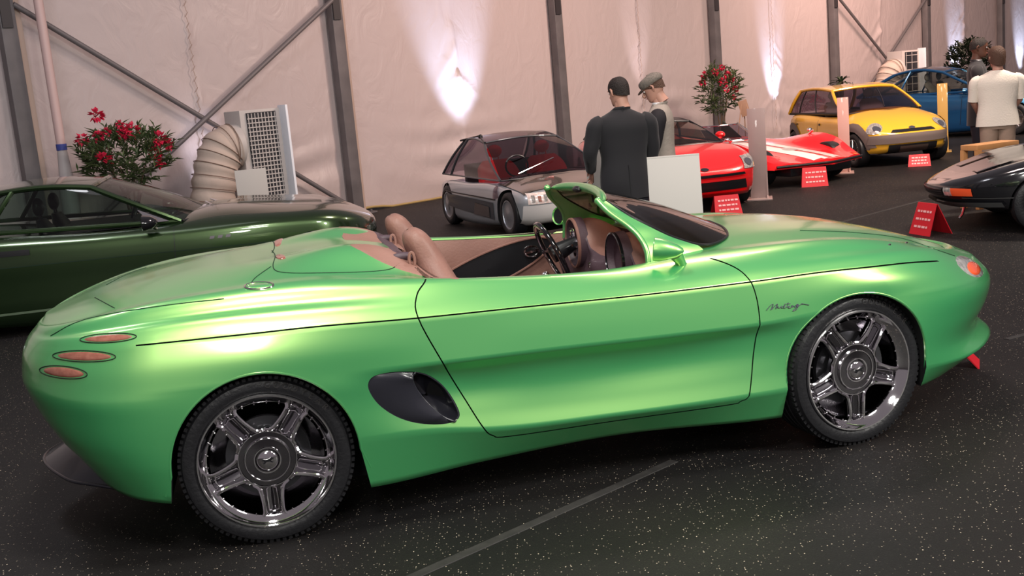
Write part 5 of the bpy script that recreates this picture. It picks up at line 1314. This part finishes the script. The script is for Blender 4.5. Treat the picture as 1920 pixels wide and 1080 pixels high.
ACR = mat('taupe_display_panel', (.33, .24, .225), .35, coat=.3); ACY = mat('amber_display_panel', (.50, .29, .07), .35, coat=.3); ACP = mat('rosy_display_panel', (.50, .30, .26), .35, coat=.3)
for lab, p, w_, h, m_ in (('tall taupe display panel between the red coupe and the striped racer', (3.42, 14.6, 0), .23, 1.20, ACR), ('tall rosy display panel in front of the yellow hatchback door', (5.36, 17.1, 0), .17, 1.16, ACP), ('tall amber display panel between the yellow hatchback and the blue coupe', (7.80, 19.3, 0), .17, 1.18, ACY)):
    t = thing('display_panel', lab, 'panel', p, face_cam(p)); t['group'] = 'tall display panels beside the show cars'
    MB().box((0, 0, h / 2 + .01), (.02, w_, h)).build('panel', m_, t, bevel=.003)
    MB().prism([(-.16, 0), (.16, 0), (.16, .015), (.03, .05), (.015, .35), (-.015, .35), (-.03, .05), (-.16, .015)], w_ / 2 - .02, w_ / 2).build('side_fin', m_, t)
    MB().box((.02, 0, .01), (.36, w_ + .10, .02)).build('base', m_, t, bevel=.004)
def red_sign(label, p, rz, w_=.37, h=.27, lines=3):
    t = thing('red_sign', label, 'sign', p, rz); t['group'] = 'red wedge signs on the floor'
    a, b_ = .16, .05
    v = [(a / 2, -w_ / 2, 0), (a / 2, w_ / 2, 0), (-.02, w_ / 2 * .88, h), (-.02, -w_ / 2 * .88, h)]
    u = [(x - .008, y, z) for x, y, z in v]
    MB().add(v + u, [(0, 1, 2, 3), (7, 6, 5, 4), (0, 4, 5, 1), (1, 5, 6, 2), (2, 6, 7, 3), (3, 7, 4, 0)]).build('front_card', RS, t)
    v2 = [(-.17, -w_ / 2, 0), (-.17, w_ / 2, 0), (-.028, w_ / 2 * .88, h), (-.028, -w_ / 2 * .88, h)]; u2 = [(x - .008, y, z) for x, y, z in v2]
    MB().add(v2 + u2, [(3, 2, 1, 0), (4, 5, 6, 7), (0, 1, 5, 4), (1, 2, 6, 5), (2, 3, 7, 6), (3, 0, 4, 7)]).build('back_card', RS, t)
    rr = random.Random(label); pr = MB()
    for i in range(lines):
        zc = h * (.74 - .24 * i); y = -w_ * .33
        while y < w_ * .33:
            L = rr.uniform(.02, .05); zz = zc; dz = .020; x = a / 2 + (-.02 - a / 2) * (zz - dz / 2) / h + .004
            xx = a / 2 + (-.02 - a / 2) * (zz + dz / 2) / h + .004
            pr.add([(x, y, zz - dz / 2), (x, y + L, zz - dz / 2), (xx, y + L, zz + dz / 2), (xx, y, zz + dz / 2)], [(0, 1, 2, 3)]); y += L + .012
    if pr.v: pr.build('printed_words', PALE, t, kind='stuff')
red_sign('red wedge sign under the nose of the red coupe', (2.72, 13.35, 0), face_cam((2.72, 13.4)) + .25, .34, .23)
red_sign('red wedge sign before the striped racer', (4.45, 15.6, 0), face_cam((4.5, 15.6)) + .05)
red_sign('red wedge sign below the yellow hatchback bumper', (6.55, 17.15, 0), face_cam((6.5, 17.1)), .34, .18)
red_sign('red wedge sign turned sideways by the black convertible nose', (4.04, 10.45, 0), face_cam((4.1, 10.6)) - .95, .32, .30)
red_sign('red wedge sign half hidden in front of the roadster nose', (2.46, 5.86, 0), rad(-24), .2, .11, 0)
# wooden trestle
WOOD = mat('orange_pine', (.62, .30, .12), .6, var=(6, (.54, .25, .09)))
t = thing('wooden_trestle', 'orange pine trestle bench behind the black convertible nose', 'bench', (5.36, 12.0, 0), rad(22))
t.scale = (1, 1, 1.14)
MB().box((0, 0, .585), (.60, .24, .05)).build('top_board', WOOD, t, bevel=.004)
for x in (-.27, .27):
    for y in (-.10, .10): MB().bar((x, y, .56), (x, y * 1.1, .0), .06, .05).build('leg', WOOD, t)
for x, x2 in ((-.24, -.02), (.24, .02)): MB().bar((x, -.11, .12), (x2, -.11, .54), .03, .07).build('brace', WOOD, t)
MB().box((0, -.11, .50), (.56, .03, .08)).build('rail', WOOD, t)

# ------------------------------------------------------------------ air units
AC = mat('air_unit_sheet', (.50, .46, .44), .45); ACW = mat('white_sheet_metal', (.80, .82, .88), .4); DUCT = mat('beige_duct_fabric', (.52, .42, .36), .8, bump=(10, .3)); GRL = mat('dark_grille', (.02, .02, .025), .5)
def air_unit(label, p, rz, H_=1.78, det=True):
    t = thing('air_conditioner', label, 'air conditioner', p, rz)
    MB().box((0, 0, H_ / 2 + .05), (.46, .62, H_ - .1)).build('cabinet', AC, t, bevel=.012)
    MB().box((.245, 0, H_ / 2 + .05), (.02, .44, H_ - .18)).build('grille_backing', GRL, t)
    n = 26 if det else 10
    for i in range(n): z = .18 + (H_ - .3) * i / (n - 1); MB().box((.262, 0, z), (.012, .44, .014)).build('grille_bar', AC, t)
    for i in range(9 if det else 3): MB().box((.258, -.2 + .4 * i / (8 if det else 2), H_ / 2 + .05), (.01, .012, H_ - .2)).build('grille_upright', AC, t)
    MB().box((.30, .31, H_ / 2 + .03), (.22, .035, H_)).build('side_flange', ACW, t, bevel=.005)
    for x in (-.18, .18):
        for y in (-.25, .25): MB().box((x, y, .05), (.05, .05, .1)).build('foot', GRL, t)
    MB().lathe([(.29, .0), (.29, .10), (.27, .10), (.27, 0)], 28, (0, 0, 0), 'y').xf(Matrix.Translation((.05, -.31, H_ * .74)) @ Matrix.Rotation(PI, 4, 'Z')).build('duct_collar', AC, t)
    pts = smooth2([(.05, -.38, H_ * .74), (.05, -.52, H_ * .72), (.05, -.66, H_ * .58), (.05, -.76, H_ * .36), (.05, -.84, .18)], 10)
    N = len(pts); r_ = [.29 + .015 * math.cos(i * PI / 2.5) for i in range(N)]
    MB().tube(pts, r_, 22).build('air_duct', DUCT, t, 'beige fabric air duct', smooth=80)
    for k in range(3, N - 1, 4):
        d_ = (pts[k + 1] - pts[k - 1]).normalized(); u = d_.cross(Vector((1, 0, 0))).normalized(); v = d_.cross(u)
        MB().tube([pts[k] + (u * math.cos(q) + v * math.sin(q)) * .307 for q in [2 * PI * i / 26 for i in range(26)]], .006, 5, closed=True).build('duct_hoop', mat('hoop', (.20, .13, .10), .6) if 'hoop' not in bpy.data.materials else bpy.data.materials['hoop'], t)
    return t
air_unit('tall pale air unit with dark grille and beige duct behind the dark green coupe', (-3.35, 15.3, 0), rad(-50))
air_unit('distant pale air unit at the wall beyond the yellow hatchback', (10.05, 27.2, 0), rad(-60), 1.85, False)
# pipe at the left post
PIP = mat('pinkish_plastic_pipe', (.62, .44, .42), .45)
t = thing('drain_pipe', 'pinkish vertical pipe with blue band beside the leftmost tent post', 'pipe', tuple(wp_(-4.68, 0, .45)), 0)
MB().tube([(0, 0, 1.55), (0, 0, 5.5)], .058, 16).build('pipe', PIP, t); MB().tube([(0, 0, 1.48), (0, 0, 1.56)], .066, 16).build('blue_band', mat('blue_band', (.05, .07, .30), .5), t)
MB().tube([(0, 0, 1.44), (0, 0, 1.48), (0, 0, 1.1), (0, 0, 1.05), (0, 0, .1), (0, 0, .0)], [.06, .06, .09, .11, .11, .11], 16).build('lower_housing', mat('pale_housing', (.5, .45, .44), .5), t)

# ------------------------------------------------------------------ plants
LEAF = mat('oleander_leaf', (.045, .075, .028), .45, var=(9, (.10, .13, .05))); PINK = mat('crimson_blossom', (.62, .02, .07), .6); STEM = mat('brown_stem', (.10, .06, .035), .8); POT = mat('dark_pot', (.03, .025, .022), .7)
DLEAF = mat('dark_bush_leaf', (.012, .020, .010), .5); PLEAF = mat('palm_leaf', (.03, .05, .02), .5)
def leaf(mb, p, d, L, w_, up=Vector((0, 0, 1))):
    d = d.normalized(); s = d.cross(up)
    if s.length < .05: s = Vector((1, 0, 0))
    s.normalize(); n = s.cross(d)
    mb.add([p, p + d * L * .45 + s * w_ + n * .01, p + d * L - up * L * .12, p + d * L * .45 - s * w_ + n * .01, p + d * L * .45 - n * w_ * .4], [(0, 1, 4), (1, 2, 4), (2, 3, 4), (3, 0, 4)])
def bush(name, label, p, ztrunk, cz, rx, rz_, nst, lf, lm, blooms=(), seed=1, cat='plant', Lf=.15, stems=7, wl=.014):
    rr = random.Random(seed); t = thing(name, label, cat, p, 0)
    MB().lathe([(.001, 0), (.15, 0), (.19, .30), (.205, .31), (.205, .34), (.18, .34), (.17, .30), (.001, .29)], 24, (0, 0, 0), 'z').build('pot', POT, t)
    fo = MB(); st = MB()
    for k in range(stems):
        a = rr.uniform(0, 2 * PI); e = Vector((math.cos(a) * rx * .45, math.sin(a) * rx * .45, cz - rz_ * .2)); st.tube([Vector((0.02 * math.cos(a), .02 * math.sin(a), .3)), Vector((e.x * .35, e.y * .35, ztrunk)), e], [.016, .012, .006], 6)
    for k in range(nst):
        while True:
            v = Vector((rr.uniform(-1, 1), rr.uniform(-1, 1), rr.uniform(-1, 1)))
            if v.length < 1: break
        v = v.normalized() * v.length ** .55; c = Vector((v.x * rx, v.y * rx, cz + v.z * rz_)); d0 = (Vector((v.x, v.y, v.z * .7 + .45)) + Vector((rr.uniform(-.3, .3), rr.uniform(-.3, .3), rr.uniform(-.1, .3)))).normalized()
        L = rr.uniform(.10, .2); 
        for q in range(lf):
            a = rr.uniform(0, 2 * PI); side = Vector((math.cos(a), math.sin(a), rr.uniform(-.2, .6))); leaf(fo, c + d0 * L * q / lf, d0 * .7 + side * .8, Lf * rr.uniform(.7, 1.2), wl)
    st.build('stems', STEM, t, kind='stuff'); fo.build('foliage', lm, t, kind='stuff', smooth=0, fix=False)
    for (bx, bz, by, r) in blooms:
        fl_ = MB()
        for k in range(26):
            v = Vector((rr.gauss(0, 1), rr.gauss(0, 1), rr.gauss(0, 1))).normalized(); leaf(fl_, Vector((bx, by, bz)) + v * r * .35, v, r * .8, r * .32)
        fl_.build('blossom', PINK, t, smooth=0, fix=False)
    return t
bush('oleander', 'potted oleander with crimson blossoms behind the dark green coupe', (-4.72, 14.0, 0), .85, 1.30, .52, .30, 190, 9, LEAF,
     ((-.22, 1.88, -.2, .10), (-.44, 1.60, -.2, .10), (-.10, 1.66, -.3, .07), (-.20, 1.62, -.3, .08), (.22, 1.66, -.3, .11), (.10, 1.62, -.3, .08), (.48, 1.52, -.1, .11), (.40, 1.36, -.1, .10), (.44, 1.22, -.1, .08), (-.10, 1.34, -.5, .11), (.05, 1.74, -.2, .06), (.56, 1.44, 0, .08)), 3)
bush('oleander', 'distant oleander with red blossoms by the tent post above the red coupe', (4.45, 22.0, 0), .72, 1.35, .36, .42, 130, 8, LEAF,
     ((.04, 1.82, -.2, .07), (-.10, 1.74, -.2, .08), (-.30, 1.70, -.1, .08), (-.34, 1.56, -.1, .08), (.12, 1.66, -.3, .08), (.02, 1.54, -.35, .10), (.24, 1.60, -.1, .08), (.06, 1.40, -.4, .08), (.30, 1.38, -.1, .08), (.26, 1.22, -.1, .06)), 5)
bush('round_bush', 'dark round bush behind the man in the dark suit', (11.25, 26.2, 0), .6, 1.42, .46, .44, 220, 8, DLEAF, (), 8, Lf=.13, wl=.025)
t = thing('potted_palm', 'small dark palm in a pot behind the yellow hatchback', 'plant', (7.82, 25.0, 0), 0)
MB().lathe([(.001, 0), (.16, 0), (.2, .4), (.18, .4), (.001, .38)], 20, (0, 0, 0), 'z').build('pot', POT, t); MB().tube([(0, 0, .3), (.01, 0, .9), (0, 0, 1.28)], [.05, .045, .05], 10).build('trunk', STEM, t)
rr = random.Random(2)
for k in range(22):
    a = 2 * PI * k / 22 + rr.uniform(-.1, .1); el = rr.uniform(.15, 1.2); d0 = Vector((math.cos(a) * math.cos(el), math.sin(a) * math.cos(el), math.sin(el))); fr = MB(); sd = d0.cross(Vector((0, 0, 1))).normalized(); P = []
    for i in range(7):
        q = i / 6; c = Vector((0, 0, 1.25)) + d0 * .34 * q - Vector((0, 0, .16 * q * q)); wd = .030 * math.sin(PI * (q * .85 + .12)); P.append([tuple(c - sd * wd), tuple(c - Vector((0, 0, .01))), tuple(c + sd * wd)])
    fr.grid(P).build('frond', PLEAF, t, smooth=180, fix=False)
# small easel with a tan plaque by the wall
t = thing('plaque_easel', 'thin easel holding a small tan plaque beside the distant oleander', 'easel', (4.66, 20.8, 0), face_cam((4.6, 20.8)))
MB().box((0, 0, 1.02), (.02, .17, .30), Matrix.Rotation(.25, 3, 'X')).build('plaque', mat('tan_plaque', (.30, .17, .11), .6), t, bevel=.003)
for y in (-.22, .22): MB().tube([(0, y * .2, 1.12), (.05, y, .0)], .010, 6).build('leg', mat('easel_wood', (.40, .24, .16), .6) if y < 0 else bpy.data.materials['easel_wood'], t)
MB().tube([(0, 0, 1.12), (-.3, 0, 0)], .010, 6).build('leg', bpy.data.materials['easel_wood'], t)
